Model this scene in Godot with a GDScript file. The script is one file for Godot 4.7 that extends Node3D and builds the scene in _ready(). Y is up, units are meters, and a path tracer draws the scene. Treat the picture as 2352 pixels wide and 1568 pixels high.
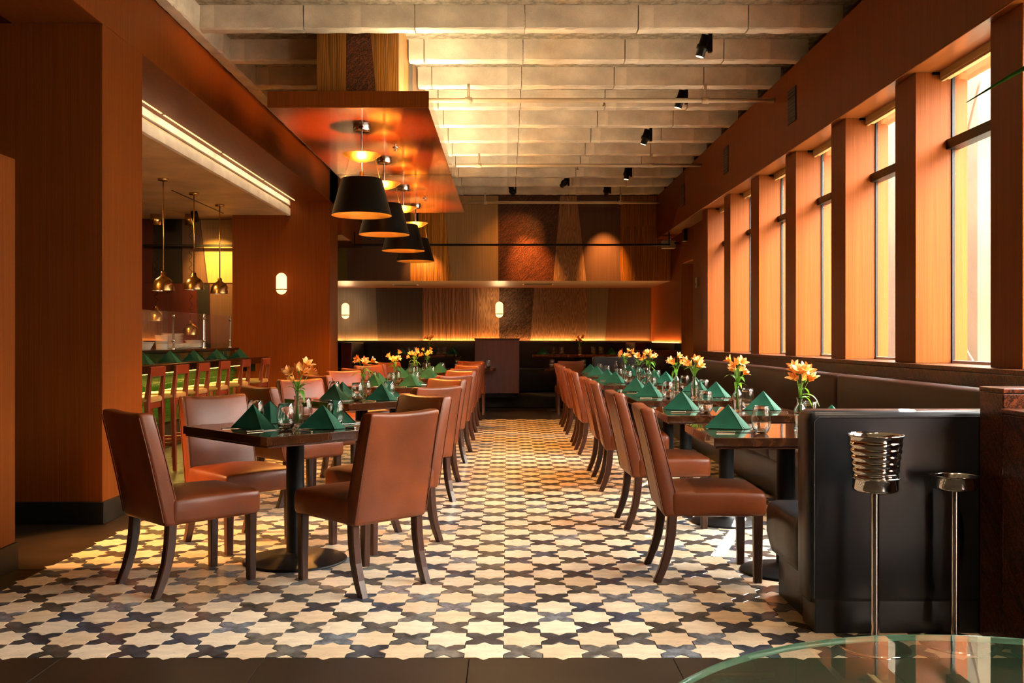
extends Node3D
# Restaurant dining room. x to the right, y up, the room runs towards -z; metres.

var M := {}
var used := {}
var rng := RandomNumberGenerator.new()
const ORD := ["first", "second", "third", "fourth", "fifth", "sixth", "seventh", "eighth", "ninth", "tenth", "eleventh", "twelfth", "thirteenth", "fourteenth"]

# ---------------------------------------------------------------- shapes
func begin(smooth := false) -> SurfaceTool:
	var s := SurfaceTool.new()
	s.begin(Mesh.PRIMITIVE_TRIANGLES)
	s.set_smooth_group(0 if smooth else -1)
	return s

func done(s: SurfaceTool) -> ArrayMesh:
	s.generate_normals()
	return s.commit()

func tri(s, a, b, c):
	s.add_vertex(a); s.add_vertex(c); s.add_vertex(b)

func quad(s, a, b, c, d):
	tri(s, a, b, c); tri(s, a, c, d)

func box(s, lo: Vector3, hi: Vector3):
	var p := []
	for i in 8:
		p.append(Vector3(hi.x if i & 1 else lo.x, hi.y if i & 2 else lo.y, hi.z if i & 4 else lo.z))
	quad(s, p[4], p[5], p[7], p[6]); quad(s, p[1], p[0], p[2], p[3])
	quad(s, p[5], p[1], p[3], p[7]); quad(s, p[0], p[4], p[6], p[2])
	quad(s, p[6], p[7], p[3], p[2]); quad(s, p[0], p[1], p[5], p[4])

# box with rounded edges; mids = extra cuts per axis; f bends the result
func rbox(s, c: Vector3, size: Vector3, r: float, soft := false, mids := Vector3i(0, 0, 0), f = null):
	var h := size * 0.5
	var cuts := []
	for a in 3:
		var l: Array = [-h[a], -h[a] + r * 0.3, -h[a] + r] if soft else [-h[a], -h[a] + r]
		for k in mids[a]:
			l.append(-h[a] + r + (2.0 * h[a] - 2.0 * r) * (k + 1.0) / (mids[a] + 1.0))
		if soft:
			l.append_array([h[a] - r, h[a] - r * 0.3, h[a]])
		else:
			l.append_array([h[a] - r, h[a]])
		cuts.append(l)
	var inn := h - Vector3(r, r, r)
	for a in 3:
		var u := (a + 1) % 3
		var v := (a + 2) % 3
		for sg in [-1.0, 1.0]:
			for i in cuts[u].size() - 1:
				for j in cuts[v].size() - 1:
					var q := []
					for e in [[0, 0], [1, 0], [1, 1], [0, 1]]:
						var p := Vector3.ZERO
						p[a] = sg * h[a]
						p[u] = cuts[u][i + e[0]]
						p[v] = cuts[v][j + e[1]]
						var k := p.clamp(-inn, inn)
						p = k + (p - k).normalized() * r
						if f != null:
							p = f.call(p)
						q.append(p + c)
					if sg > 0:
						quad(s, q[0], q[1], q[2], q[3])
					else:
						quad(s, q[0], q[3], q[2], q[1])

func lathe(s, prof: Array, n: int, c := Vector3.ZERO):
	for i in prof.size() - 1:
		for j in n:
			var q := []
			for e in [[i, j + 1], [i, j], [i + 1, j], [i + 1, j + 1]]:
				var t: float = TAU * (e[1] % n) / n
				q.append(c + Vector3(prof[e[0]].x * cos(t), prof[e[0]].y, prof[e[0]].x * sin(t)))
			if prof[i].x < 1e-5:
				tri(s, q[0], q[2], q[3])
			elif prof[i + 1].x < 1e-5:
				tri(s, q[0], q[1], q[2])
			else:
				quad(s, q[0], q[1], q[2], q[3])

func tube(s, pts: Array, rad: Array, n := 6, caps := true, flat := 1.0):
	var rings := []
	var side := Vector3.ZERO
	for i in pts.size():
		var d: Vector3 = (pts[mini(i + 1, pts.size() - 1)] - pts[maxi(i - 1, 0)]).normalized()
		if side == Vector3.ZERO:
			side = d.cross(Vector3.UP if absf(d.y) < 0.9 else Vector3.RIGHT).normalized()
		else:
			side = (side - d * side.dot(d)).normalized()
		var up: Vector3 = d.cross(side)
		var ring := []
		for j in n:
			var t := TAU * j / n
			ring.append(pts[i] + (side * cos(t) + up * sin(t) * flat) * rad[mini(i, rad.size() - 1)])
		rings.append(ring)
	for i in rings.size() - 1:
		for j in n:
			var k := (j + 1) % n
			quad(s, rings[i][j], rings[i][k], rings[i + 1][k], rings[i + 1][j])
	if caps:
		for j in range(1, n - 1):
			tri(s, rings[0][0], rings[0][j + 1], rings[0][j])
			tri(s, rings[-1][0], rings[-1][j], rings[-1][j + 1])

# polygon in x,y (counter-clockwise seen from +z) pushed from z0 to z1 (z1 > z0)
func prism(s, poly: Array, z0: float, z1: float):
	var n := poly.size()
	for i in range(1, n - 1):
		tri(s, Vector3(poly[0].x, poly[0].y, z1), Vector3(poly[i].x, poly[i].y, z1), Vector3(poly[i + 1].x, poly[i + 1].y, z1))
		tri(s, Vector3(poly[0].x, poly[0].y, z0), Vector3(poly[i + 1].x, poly[i + 1].y, z0), Vector3(poly[i].x, poly[i].y, z0))
	for i in n:
		var a: Vector2 = poly[i]
		var b: Vector2 = poly[(i + 1) % n]
		quad(s, Vector3(a.x, a.y, z0), Vector3(b.x, b.y, z0), Vector3(b.x, b.y, z1), Vector3(a.x, a.y, z1))

func boxm(size: Vector3, r := 0.004) -> ArrayMesh:
	var s := begin()
	rbox(s, Vector3.ZERO, size, minf(r, minf(size.x, minf(size.y, size.z)) * 0.45))
	return done(s)

# ---------------------------------------------------------------- nodes
func numbered(called: String, parent) -> String:
	var key := str(parent.get_instance_id()) + called
	used[key] = used.get(key, -1) + 1
	return called if used[key] == 0 else "%s_%03d" % [called, used[key]]

func mi(called: String, mesh: Mesh, mat: Material, parent = self, at := Vector3.ZERO, turn := Vector3.ZERO) -> MeshInstance3D:
	var o := MeshInstance3D.new()
	o.mesh = mesh
	o.name = numbered(called, parent)
	o.material_override = mat
	o.position = at
	o.rotation = turn
	o.cast_shadow = GeometryInstance3D.SHADOW_CASTING_SETTING_ON
	parent.add_child(o, true)
	return o

func tag(o, label: String, category: String, group := "", kind := ""):
	o.set_meta("label", label)
	o.set_meta("category", category)
	if group:
		o.set_meta("group", group)
	if kind:
		o.set_meta("kind", kind)
	return o

func thing(called: String, label: String, category: String, at := Vector3.ZERO, turn := 0.0, group := "", kind := "") -> Node3D:
	var o := Node3D.new()
	o.name = numbered(called, self)
	o.position = at
	o.rotation.y = turn
	add_child(o, true)
	return tag(o, label, category, group, kind)

func dup(src: Node3D, called: String, label: String, at: Vector3, turn := 0.0) -> Node3D:
	var o: Node3D = src.duplicate()
	o.name = numbered(called, self)
	add_child(o, true)
	o.position = at
	o.rotation.y = turn
	o.set_meta("label", label)
	return o

# structure block given by its corners
func block(called: String, lo: Vector3, hi: Vector3, mat, label := "", parent = self, r := 0.004) -> MeshInstance3D:
	var o := mi(called, boxm(hi - lo, r), mat, parent, (lo + hi) * 0.5)
	if parent == self:
		tag(o, label, "wall" if called.begins_with("wall") else called.get_slice("_", 0), "", "structure")
	return o

func omni(called: String, at: Vector3, col: Color, energy: float, size := 0.04) -> OmniLight3D:
	var l := OmniLight3D.new()
	l.name = called; l.position = at; l.light_color = col; l.light_energy = energy
	l.light_size = size; l.omni_range = 30.0; l.omni_attenuation = 2.0; l.shadow_enabled = true
	add_child(l, true)
	return l

func spot(called: String, at: Vector3, to: Vector3, col: Color, energy: float, angle: float, size := 0.03) -> SpotLight3D:
	var l := SpotLight3D.new()
	l.name = called; l.light_color = col; l.light_energy = energy; l.spot_angle = angle
	l.light_size = size; l.spot_range = 30.0; l.spot_attenuation = 2.0; l.spot_angle_attenuation = 1.0; l.shadow_enabled = true
	add_child(l, true)
	l.look_at_from_position(at, to, Vector3.UP if absf((to - at).normalized().y) < 0.98 else Vector3.RIGHT)
	return l

func area(called: String, at: Vector3, to: Vector3, col: Color, energy: float, size: Vector2) -> AreaLight3D:
	var l := AreaLight3D.new()
	l.name = called; l.light_color = col; l.light_energy = energy; l.area_size = size
	l.area_range = 30.0; l.area_attenuation = 2.0; l.shadow_enabled = true
	add_child(l, true)
	l.look_at_from_position(at, to, Vector3.UP if absf((to - at).normalized().y) < 0.98 else Vector3.FORWARD)
	return l

# ---------------------------------------------------------------- materials
func tex(w: int, h: int, f: Callable) -> ImageTexture:
	var b := PackedByteArray()
	b.resize(w * h * 3)
	var i := 0
	for y in h:
		for x in w:
			var c = f.call(x, y)
			if c is float:
				var v := clampi(int(c * 255.0), 0, 255)
				b[i] = v; b[i + 1] = v; b[i + 2] = v
			else:
				b[i] = clampi(int(c.r * 255.0), 0, 255); b[i + 1] = clampi(int(c.g * 255.0), 0, 255); b[i + 2] = clampi(int(c.b * 255.0), 0, 255)
			i += 3
	return ImageTexture.create_from_image(Image.create_from_data(w, h, false, Image.FORMAT_RGB8, b))

func noise(sd: int, freq: float, oct := 3) -> FastNoiseLite:
	var n := FastNoiseLite.new()
	n.seed = sd
	n.frequency = freq
	n.noise_type = FastNoiseLite.TYPE_SIMPLEX_SMOOTH
	n.fractal_type = FastNoiseLite.FRACTAL_FBM
	n.fractal_octaves = oct
	return n

func mat(called: String, col: Color, rough: float, metal := 0.0, t: Texture2D = null, scale := Vector3.ONE, world := true) -> StandardMaterial3D:
	var m := StandardMaterial3D.new()
	m.resource_name = called
	m.albedo_color = col
	m.roughness = rough
	m.metallic = metal
	if t:
		m.albedo_texture = t
		m.uv1_triplanar = true
		m.uv1_world_triplanar = world
		m.uv1_triplanar_sharpness = 8.0
		m.uv1_scale = scale
	m.metallic_specular = 0.35
	M[called] = m
	return m

func relief(m: StandardMaterial3D, t: Texture2D, cm: float, scale := Vector3.ONE, world := true):
	m.heightmap_enabled = true
	m.heightmap_texture = t
	m.heightmap_scale = cm
	if not m.uv1_triplanar:
		m.uv1_triplanar = true
		m.uv1_world_triplanar = world
		m.uv1_scale = scale

func glow(called: String, col: Color, k: float) -> StandardMaterial3D:
	var m := mat(called, Color(0.9, 0.85, 0.75), 0.6)
	m.emission_enabled = true
	m.emission = col
	m.emission_energy_multiplier = k
	return m

func glass(called: String, col: Color, alpha: float) -> StandardMaterial3D:
	var m := mat(called, Color(col.r, col.g, col.b, alpha), 0.0)
	m.transparency = BaseMaterial3D.TRANSPARENCY_ALPHA
	m.metallic_specular = 0.5
	return m

func coat(m: StandardMaterial3D, k: float, r: float) -> StandardMaterial3D:
	m.clearcoat_enabled = true
	m.clearcoat = k
	m.clearcoat_roughness = r
	return m

func materials():
	var n1 := noise(3, 0.9, 2)
	var n2 := noise(7, 0.02, 3)
	var fine := tex(512, 256, func(x, y): return 0.86 + 0.13 * n1.get_noise_2d(x * 0.55, y * 0.012) + 0.07 * n1.get_noise_2d(x * 0.13 + 90.0, y * 0.01) + 0.04 * n2.get_noise_2d(x, y * 0.4))
	var n3 := noise(11, 0.02, 3)
	var zebra := tex(512, 512, func(x, y):
		var w: float = x + 16.0 * n3.get_noise_2d(x * 0.5, y * 0.3)
		var v: float = 0.5 + 0.5 * sin(w * 0.30 + 7.0 * n3.get_noise_2d(w * 0.9, y * 0.05))
		return 0.60 + 0.30 * pow(v, 0.7) + 0.14 * n1.get_noise_2d(x * 0.6, y * 0.02) + 0.12 * n3.get_noise_2d(x * 1.4, y * 0.03))
	var oak := tex(512, 512, func(x, y):
		var w: float = n3.get_noise_2d(x * 0.55, y * 0.12) * 26.0
		return 0.80 + 0.13 * sin(w * 2.2) + 0.14 * n1.get_noise_2d(x * 0.35, y * 0.015))
	var n4 := noise(21, 0.022, 4)
	var burl := tex(512, 512, func(x, y):
		var a: float = n4.get_noise_2d(x, y)
		var b: float = n4.get_noise_2d(x + 60.0 * a + 300.0, y - 60.0 * a)
		var v := 0.5 + 0.5 * sin(b * 10.0)
		return Color(0.30 + 0.65 * v, 0.27 + 0.6 * v, 0.27 + 0.5 * v) * (0.85 + 0.3 * n1.get_noise_2d(x * 0.5, y * 0.5)))
	var speck := tex(256, 256, func(x, y): return 0.82 + 0.35 * n1.get_noise_2d(x * 0.9, y * 0.9) + 0.25 * n4.get_noise_2d(x * 0.8, y * 0.8))
	var bumpy := tex(256, 256, func(x, y): return 0.5 + 0.5 * n1.get_noise_2d(x * 0.8, y * 0.8))
	var cloudy := tex(256, 256, func(x, y): return 0.88 + 0.16 * n4.get_noise_2d(x * 0.5, y * 0.5) + 0.06 * n1.get_noise_2d(x * 0.7, y * 0.7))
	var worn := tex(256, 256, func(x, y):
		var a: float = n4.get_noise_2d(x * 0.8, y * 0.8)
		var b: float = n4.get_noise_2d(x * 2.2 + 40.0, y * 2.2)
		return 0.80 + 0.45 * a + 0.25 * b)
	var veins := tex(256, 256, func(x, y):
		var a: float = n4.get_noise_2d(x * 0.7, y * 2.0)
		return 0.93 + 0.10 * a + (-0.10 if n4.get_noise_2d(x * 3.0 + 77.0, y * 5.0) > 0.42 else 0.0))
	var S := Vector3(1.6, 0.25, 1.6)
	mat("wood", Color(0.48, 0.242, 0.078), 0.42, 0.0, fine, S).metallic_specular = 0.18
	coat(mat("gloss_wood", Color(0.36, 0.12, 0.04), 0.22, 0.0, fine, S), 1.0, 0.09).metallic_specular = 0.6
	coat(mat("dark_wood", Color(0.30, 0.16, 0.10), 0.4, 0.0, fine, Vector3(2.2, 0.4, 2.2)), 0.2, 0.2)
	coat(mat("red_wood", Color(0.27, 0.07, 0.03), 0.4, 0.0, fine, S), 0.2, 0.2)
	mat("black_panel", Color(0.05, 0.045, 0.045), 0.5)
	mat("zebra", Color(0.86, 0.58, 0.22), 0.35, 0.0, zebra, Vector3(1.1, 0.25, 1.1))
	mat("zebra_grey", Color(0.60, 0.46, 0.36), 0.4, 0.0, zebra, Vector3(0.9, 0.3, 0.9))
	mat("zebra_dark", Color(0.62, 0.40, 0.15), 0.35, 0.0, zebra, Vector3(1.6, 0.3, 1.6))
	mat("beige_veneer", Color(0.70, 0.56, 0.36), 0.45, 0.0, fine, S)
	mat("oak_veneer", Color(0.66, 0.50, 0.36), 0.45, 0.0, oak, Vector3(0.9, 0.3, 0.9))
	mat("oak_grey", Color(0.52, 0.42, 0.36), 0.45, 0.0, oak, Vector3(0.9, 0.3, 0.9))
	mat("brown_veneer", Color(0.36, 0.26, 0.21), 0.4, 0.0, fine, S)
	mat("slate_veneer", Color(0.30, 0.27, 0.25), 0.4, 0.0, fine, S)
	mat("grey_veneer", Color(0.42, 0.39, 0.37), 0.4, 0.0, fine, S)
	mat("olive_veneer", Color(0.40, 0.34, 0.14), 0.4, 0.0, fine, S)
	mat("burl", Color(0.52, 0.33, 0.24), 0.35, 0.0, burl, Vector3(1.4, 1.4, 1.4))
	mat("burl_grey", Color(0.44, 0.38, 0.36), 0.4, 0.0, burl, Vector3(0.8, 0.8, 0.8))
	coat(mat("burl_dark", Color(0.52, 0.30, 0.19), 0.3, 0.0, burl, Vector3(1.5, 1.5, 1.5)), 0.3, 0.1)
	coat(mat("purple_wood", Color(0.38, 0.24, 0.22), 0.35, 0.0, fine, Vector3(1.6, 0.4, 1.6)), 0.3, 0.2)
	relief(mat("concrete", Color(0.90, 0.86, 0.77), 0.85, 0.0, cloudy, Vector3(0.8, 0.8, 0.8)), bumpy, 0.25)
	relief(mat("rough_plaster", Color(0.82, 0.77, 0.66), 0.95, 0.0, speck, Vector3(2.5, 2.5, 2.5)), bumpy, 2.5)
	mat("white_paint", Color(0.95, 0.92, 0.86), 0.6, 0.0, cloudy, Vector3(0.5, 0.5, 0.5))
	mat("beige_paint", Color(0.82, 0.70, 0.54), 0.5, 0.0, cloudy, Vector3(0.4, 0.4, 0.4))
	mat("pipe_paint", Color(0.74, 0.67, 0.55), 0.55)
	coat(mat("slab", Color(0.175, 0.135, 0.09), 0.38, 0.0, cloudy, Vector3(0.9, 0.9, 0.9)), 0.15, 0.3)
	mat("grout", Color(0.06, 0.05, 0.045), 0.8)
	coat(mat("cream_tile", Color(0.86, 0.79, 0.68), 0.3, 0.0, veins, Vector3(1.3, 1.3, 1.3)), 0.35, 0.12)
	coat(mat("cream_tile_warm", Color(0.83, 0.73, 0.60), 0.3, 0.0, veins, Vector3(1.1, 1.1, 1.1)), 0.35, 0.12)
	var darks := [Color(0.25, 0.29, 0.345), Color(0.34, 0.335, 0.32), Color(0.42, 0.41, 0.385), Color(0.235, 0.245, 0.265), Color(0.45, 0.475, 0.505), Color(0.32, 0.30, 0.265)]
	for i in darks.size():
		coat(mat("dark_tile_%d" % i, darks[i], 0.32, 0.0, worn, Vector3(2.0 + i * 0.3, 2.0, 2.0 + i * 0.2)), 0.3, 0.12)
	relief(mat("leather", Color(0.43, 0.205, 0.088), 0.38, 0.0, cloudy, Vector3(0.9, 0.9, 0.9), false), bumpy, 0.02, Vector3(6, 6, 6), false)
	M["leather"].metallic_specular = 0.38
	M["leather"].uv1_offset = Vector3(0.5, 0.05, 0.5)
	relief(mat("black_leather", Color(0.118, 0.12, 0.13), 0.3), bumpy, 0.04, Vector3(4, 4, 4))
	relief(mat("brown_leather", Color(0.16, 0.085, 0.06), 0.42), bumpy, 0.04, Vector3(4, 4, 4))
	mat("thread", Color(0.32, 0.15, 0.07), 0.6)
	coat(mat("leg_wood", Color(0.25, 0.135, 0.085), 0.4, 0.0, fine, Vector3(3, 0.5, 3), false), 0.3, 0.15)
	mat("iron", Color(0.045, 0.047, 0.05), 0.45, 0.2)
	mat("black_metal", Color(0.02, 0.02, 0.02), 0.35, 0.3)
	mat("black_shade", Color(0.025, 0.02, 0.02), 0.38, 0.4)
	mat("base_black", Color(0.06, 0.065, 0.055), 0.5)
	mat("chrome", Color(0.83, 0.82, 0.80), 0.1, 1.0)
	mat("steel", Color(0.78, 0.76, 0.72), 0.14, 1.0)
	mat("brass", Color(0.72, 0.60, 0.38), 0.25, 1.0)
	mat("gold", Color(0.93, 0.74, 0.42), 0.28, 1.0)
	coat(mat("table_wood", Color(0.27, 0.15, 0.08), 0.12, 0.0, zebra, Vector3(0.35, 3.0, 2.2)), 1.0, 0.015)
	mat("napkin", Color(0.05, 0.32, 0.225), 0.7, 0.0, cloudy, Vector3(2, 2, 2)).rim_enabled = true
	M["napkin"].rim = 0.12
	mat("bloom", Color(1, 1, 1), 0.55).vertex_color_use_as_albedo = true
	M["bloom"].backlight_enabled = true
	M["bloom"].backlight = Color(0.5, 0.3, 0.15)
	mat("leaf", Color(0.24, 0.42, 0.09), 0.45).backlight_enabled = true
	M["leaf"].backlight = Color(0.35, 0.5, 0.1)
	mat("stalk", Color(0.30, 0.44, 0.12), 0.5)
	mat("porcelain", Color(0.86, 0.84, 0.78), 0.2)
	coat(mat("green_tile", Color(0.10, 0.24, 0.08), 0.2, 0.0, cloudy, Vector3(3, 3, 3)), 0.6, 0.05)
	coat(mat("black_stone", Color(0.03, 0.028, 0.026), 0.2), 0.5, 0.05)
	mat("stool_wood", Color(0.36, 0.13, 0.06), 0.4, 0.0, fine, Vector3(3, 0.6, 3), false)
	coat(mat("soffit_wood", Color(0.56, 0.31, 0.11), 0.3, 0.0, fine, S), 0.5, 0.15)
	mat("seat_tan", Color(0.45, 0.38, 0.25), 0.35)
	mat("blind", Color(0.66, 0.56, 0.36), 0.6)
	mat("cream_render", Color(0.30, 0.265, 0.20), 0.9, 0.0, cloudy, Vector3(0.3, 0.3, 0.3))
	mat("white_brick", Color(0.88, 0.87, 0.84), 0.9, 0.0, cloudy, Vector3(0.6, 0.6, 0.6))
	mat("asphalt", Color(0.70, 0.66, 0.58), 0.95, 0.0, speck, Vector3(0.7, 0.7, 0.7))
	mat("grey_plastic", Color(0.6, 0.58, 0.55), 0.4)
	mat("dark_frame", Color(0.06, 0.05, 0.045), 0.5)
	mat("cable", Color(0.22, 0.16, 0.11), 0.6)
	glass("pane", Color(0.95, 1.0, 0.98), 0.01)
	glass("drink_glass", Color(0.97, 1.0, 0.99), 0.012)
	var cg := glass("clear_glass", Color(0.97, 1.0, 0.99), 0.0)
	cg.refraction_enabled = true
	cg.refraction_scale = 0.05
	glass("green_glass", Color(0.16, 0.40, 0.29), 0.24)
	mat("glass_rim", Color(0.42, 0.60, 0.50), 0.08)
	glow("warm_bulb", Color(1.0, 0.72, 0.36), 24.0)
	glow("sconce_glow", Color(1.0, 0.78, 0.50), 1.4)
	glow("led", Color(1.0, 0.70, 0.36), 5.0)
	glow("led_dim", Color(1.0, 0.80, 0.52), 0.7)
	glow("led_green", Color(1.0, 0.85, 0.35), 6.0)
	glow("spot_lens", Color(1.0, 0.85, 0.6), 6.0)
	glow("panel_lamp", Color(1.0, 0.85, 0.6), 3.0)

func _ready():
	# camera
	var cam := Camera3D.new()
	cam.name = "camera"
	cam.position = Vector3(0, 1.25, 0)
	cam.projection = Camera3D.PROJECTION_FRUSTUM
	cam.near = 0.05
	cam.far = 200.0
	cam.size = 0.05 * 1568.0 / 2174.0
	cam.frustum_offset = Vector2(11.0, -5.0) * 0.05 / 2174.0
	add_child(cam)
	cam.current = true
	# sky, sun, exposure
	var sm := ProceduralSkyMaterial.new()
	sm.sky_top_color = Color(0.90, 0.90, 0.88)
	sm.sky_horizon_color = Color(0.96, 0.93, 0.87)
	sm.ground_bottom_color = Color(0.5, 0.48, 0.45)
	sm.ground_horizon_color = Color(0.75, 0.73, 0.70)
	var sky := Sky.new()
	sky.sky_material = sm
	var env := Environment.new()
	env.background_mode = Environment.BG_SKY
	env.sky = sky
	env.background_energy_multiplier = 62.0
	env.tonemap_mode = Environment.TONE_MAPPER_LINEAR
	env.tonemap_exposure = 1.9
	env.sdfgi_enabled = true
	env.ssao_enabled = true
	env.ssil_enabled = true
	var we := WorldEnvironment.new()
	we.name = "world"
	we.environment = env
	add_child(we)
	var sun := DirectionalLight3D.new()
	sun.name = "sun"
	sun.light_color = Color(1.0, 0.95, 0.86)
	sun.light_energy = 40.0
	sun.light_angular_distance = 0.6
	sun.shadow_enabled = true
	sun.sky_mode = DirectionalLight3D.SKY_MODE_LIGHT_ONLY
	add_child(sun)
	sun.look_at_from_position(Vector3.ZERO, Vector3(-1.0, -1.3, 2.6), Vector3.UP)
	materials()
	floors()
	ceilings()
	windows()
	left_side()
	far_wall()
	outside()
	pendants()
	sconces()
	led_line()
	spots()
	bar_lamps()
	banquette()
	booths()
	dining()
	bar()
	foreground()

# ---------------------------------------------------------------- structure
func V(x: float, y: float, d: float) -> Vector3:
	return Vector3(x, y, -d)

func blk(called, x0, x1, y0, y1, d0, d1, m, label := "", parent = self, r := 0.004):
	return block(called, Vector3(x0, y0, -d1), Vector3(x1, y1, -d0), m, label, parent, r)

const T := 0.15625
const TX := -0.0157
const TD := 3.7222

func star_mesh() -> ArrayMesh:
	var p := []
	for k in 16:
		var a := TAU * k / 16.0
		var r := T * 0.7071 if k % 2 == 0 else T * 0.5412
		p.append(Vector2(cos(a), sin(a)) * r)
	return tile_mesh(p)

func cross_mesh() -> ArrayMesh:
	var p := []
	var q := [Vector2(0.293, 0.0), Vector2(0.5, 0.2071), Vector2(0.5, 0.5), Vector2(0.2071, 0.5)]
	for k in 4:
		for v in q:
			p.append(v.rotated(PI * 0.5 * k) * T)
	return tile_mesh(p)

# polygon in x, -z; top at 0, joints 2 mm a side, worn edge
func tile_mesh(p: Array) -> ArrayMesh:
	var shr = Geometry2D.offset_polygon(PackedVector2Array(p), -0.0016, Geometry2D.JOIN_MITER)[0]
	var top = Geometry2D.offset_polygon(PackedVector2Array(p), -0.003, Geometry2D.JOIN_MITER)[0]
	var s := begin()
	var n: int = shr.size()
	var idx = Geometry2D.triangulate_polygon(top)
	for k in range(0, idx.size(), 3):
		var a: Vector2 = top[idx[k]]
		var b: Vector2 = top[idx[k + 1]]
		var c: Vector2 = top[idx[k + 2]]
		if (b - a).cross(c - a) < 0:
			var t := b; b = c; c = t
		tri(s, Vector3(a.x, 0, -a.y), Vector3(b.x, 0, -b.y), Vector3(c.x, 0, -c.y))
	if top.size() == n:
		for k in n:
			var a: Vector2 = shr[k]
			var b: Vector2 = shr[(k + 1) % n]
			var c: Vector2 = top[(k + 1) % n]
			var d: Vector2 = top[k]
			var y := -0.0012
			quad(s, Vector3(a.x, y, -a.y), Vector3(b.x, y, -b.y), Vector3(c.x, 0, -c.y), Vector3(d.x, 0, -d.y))
			quad(s, Vector3(a.x, -0.008, -a.y), Vector3(b.x, -0.008, -b.y), Vector3(b.x, y, -b.y), Vector3(a.x, y, -a.y))
	return done(s)

func floors():
	var fl = blk("floor", -7.6, 3.4, -0.2, -0.006, -3.0, 20.6, M.grout, "patterned floor of cream star tiles and dark cross tiles", self, 0.001)
	var off: Vector3 = -fl.position
	var star := star_mesh()
	var cross := cross_mesh()
	var tip := tile_mesh([Vector2(0.2071, 0.0) * T, Vector2(0.0, 0.2071) * T, Vector2(-0.2071, 0.0) * T])
	var cols := [-16, 17]
	var rest := {}
	var placed := {"s": 0, "c": 0}
	rng.seed = 5
	for j in 71:
		for i in range(cols[0], cols[1]):
			var at := Vector3(TX + T * (i + 0.5), 0, -(TD + T * (j + 0.5)))
			var is_star := posmod(i + j, 2) == 1
			var m: Material = M["cream_tile" if rng.randf() < 0.75 else "cream_tile_warm"] if is_star else M["dark_tile_%d" % rng.randi_range(0, 5)]
			var dz := rng.randf_range(-0.0006, 0.0004)
			at.y = dz
			# those in view near the front are parts, the rest joined per material
			var u: float = absf(at.x) / -at.z
			var key := "s" if is_star else "c"
			if placed[key] < 300 and u < 0.56 and j < 26 and not (at.x > 1.35 and j > 2 and j < 60):
				placed[key] += 1
				mi("star_tile" if is_star else "cross_tile", star if is_star else cross, m, fl, at + off)
			else:
				if not rest.has(m):
					rest[m] = begin()
				rest[m].append_from(star if is_star else cross, 0, Transform3D(Basis.IDENTITY, at))
			if not is_star:
				for e in [[j == 0, Vector3(0, 0, T * 0.5), 0.0], [j == 70, Vector3(0, 0, -T * 0.5), PI], [i == cols[0], Vector3(-T * 0.5, 0, 0), -PI * 0.5], [i == cols[1] - 1, Vector3(T * 0.5, 0, 0), PI * 0.5]]:
					if e[0]:
						mi("tile_tip", tip, M.cream_tile, fl, at + off + e[1], Vector3(0, e[2], 0))
	for m in rest:
		var o := mi("tile_field", rest[m].commit(), m, fl, off)
		o.set_meta("kind", "stuff")
	# large brown stone slabs round the patterned field
	var edge := TD - 0.004
	var slab8 := boxm(Vector3(0.797, 0.02, 0.797), 0.002)
	for r in 6:
		for c in 8:
			var x := -2.55 + 0.8 * c
			if x + 0.8 > 3.2:
				continue
			mi("stone_slab", slab8, M.slab, fl, V(x + 0.4, -0.0105, edge - 0.4 - 0.8 * r) + off)
	var lx := TX + T * -16 - 0.004
	for r in 19:
		for c in 2:
			mi("stone_slab", slab8, M.slab, fl, V(lx - 0.4 - 0.8 * c, -0.0105, 5.137 + 0.4 + 0.8 * (r - 4)) + off)
	blk("stone_slab", -7.5, lx - 1.604, -0.02, -0.0005, -1.5, 17.2, M.slab, "", fl).position += off
	var rx := TX + T * 17 + 0.004
	blk("stone_slab", rx, 2.95, -0.02, -0.0005, edge, 17.2, M.slab, "", fl).position += off
	var fd := TD + T * 71 + 0.004
	for c in 7:
		for r in 3:
			mi("stone_slab", slab8, M.slab, fl, V(-2.5 + 0.4 + 0.8 * c, -0.0105, fd + 0.4 + 0.8 * r) + off)
	# raised dark platform at the far end
	blk("floor_platform", -5.0, 3.0, 0.0, 0.2, 17.35, 19.9, M.base_black, "dark raised platform under the booths at the far wall")

func beam_block(len: float, sd: int) -> ArrayMesh:
	var s := begin()
	rng.seed = sd
	var prof := [Vector2(-0.075, 0.2), Vector2(-0.066, 0.012), Vector2(-0.052, 0.0), Vector2(0.052, 0.0), Vector2(0.066, 0.012), Vector2(0.075, 0.2)]
	var n := maxi(3, int(len / 0.08))
	var rings := []
	for i in n + 1:
		var ring := []
		for k in prof.size():
			var j := Vector2(rng.randf_range(-1, 1), rng.randf_range(-1, 1)) * (0.0045 if k > 0 and k < 5 else 0.0)
			if i == 0 or i == n:
				j *= 1.4
			ring.append(Vector3(len * (float(i) / n - 0.5), prof[k].y + j.y, prof[k].x + j.x))
		rings.append(ring)
	for i in n:
		for k in prof.size() - 1:
			quad(s, rings[i][k], rings[i][k + 1], rings[i + 1][k + 1], rings[i + 1][k])
	for e in [0, n]:
		for k in range(1, 5):
			if e == 0:
				tri(s, rings[e][0], rings[e][k + 1], rings[e][k])
			else:
				tri(s, rings[e][0], rings[e][k], rings[e][k + 1])
	return done(s)

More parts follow.
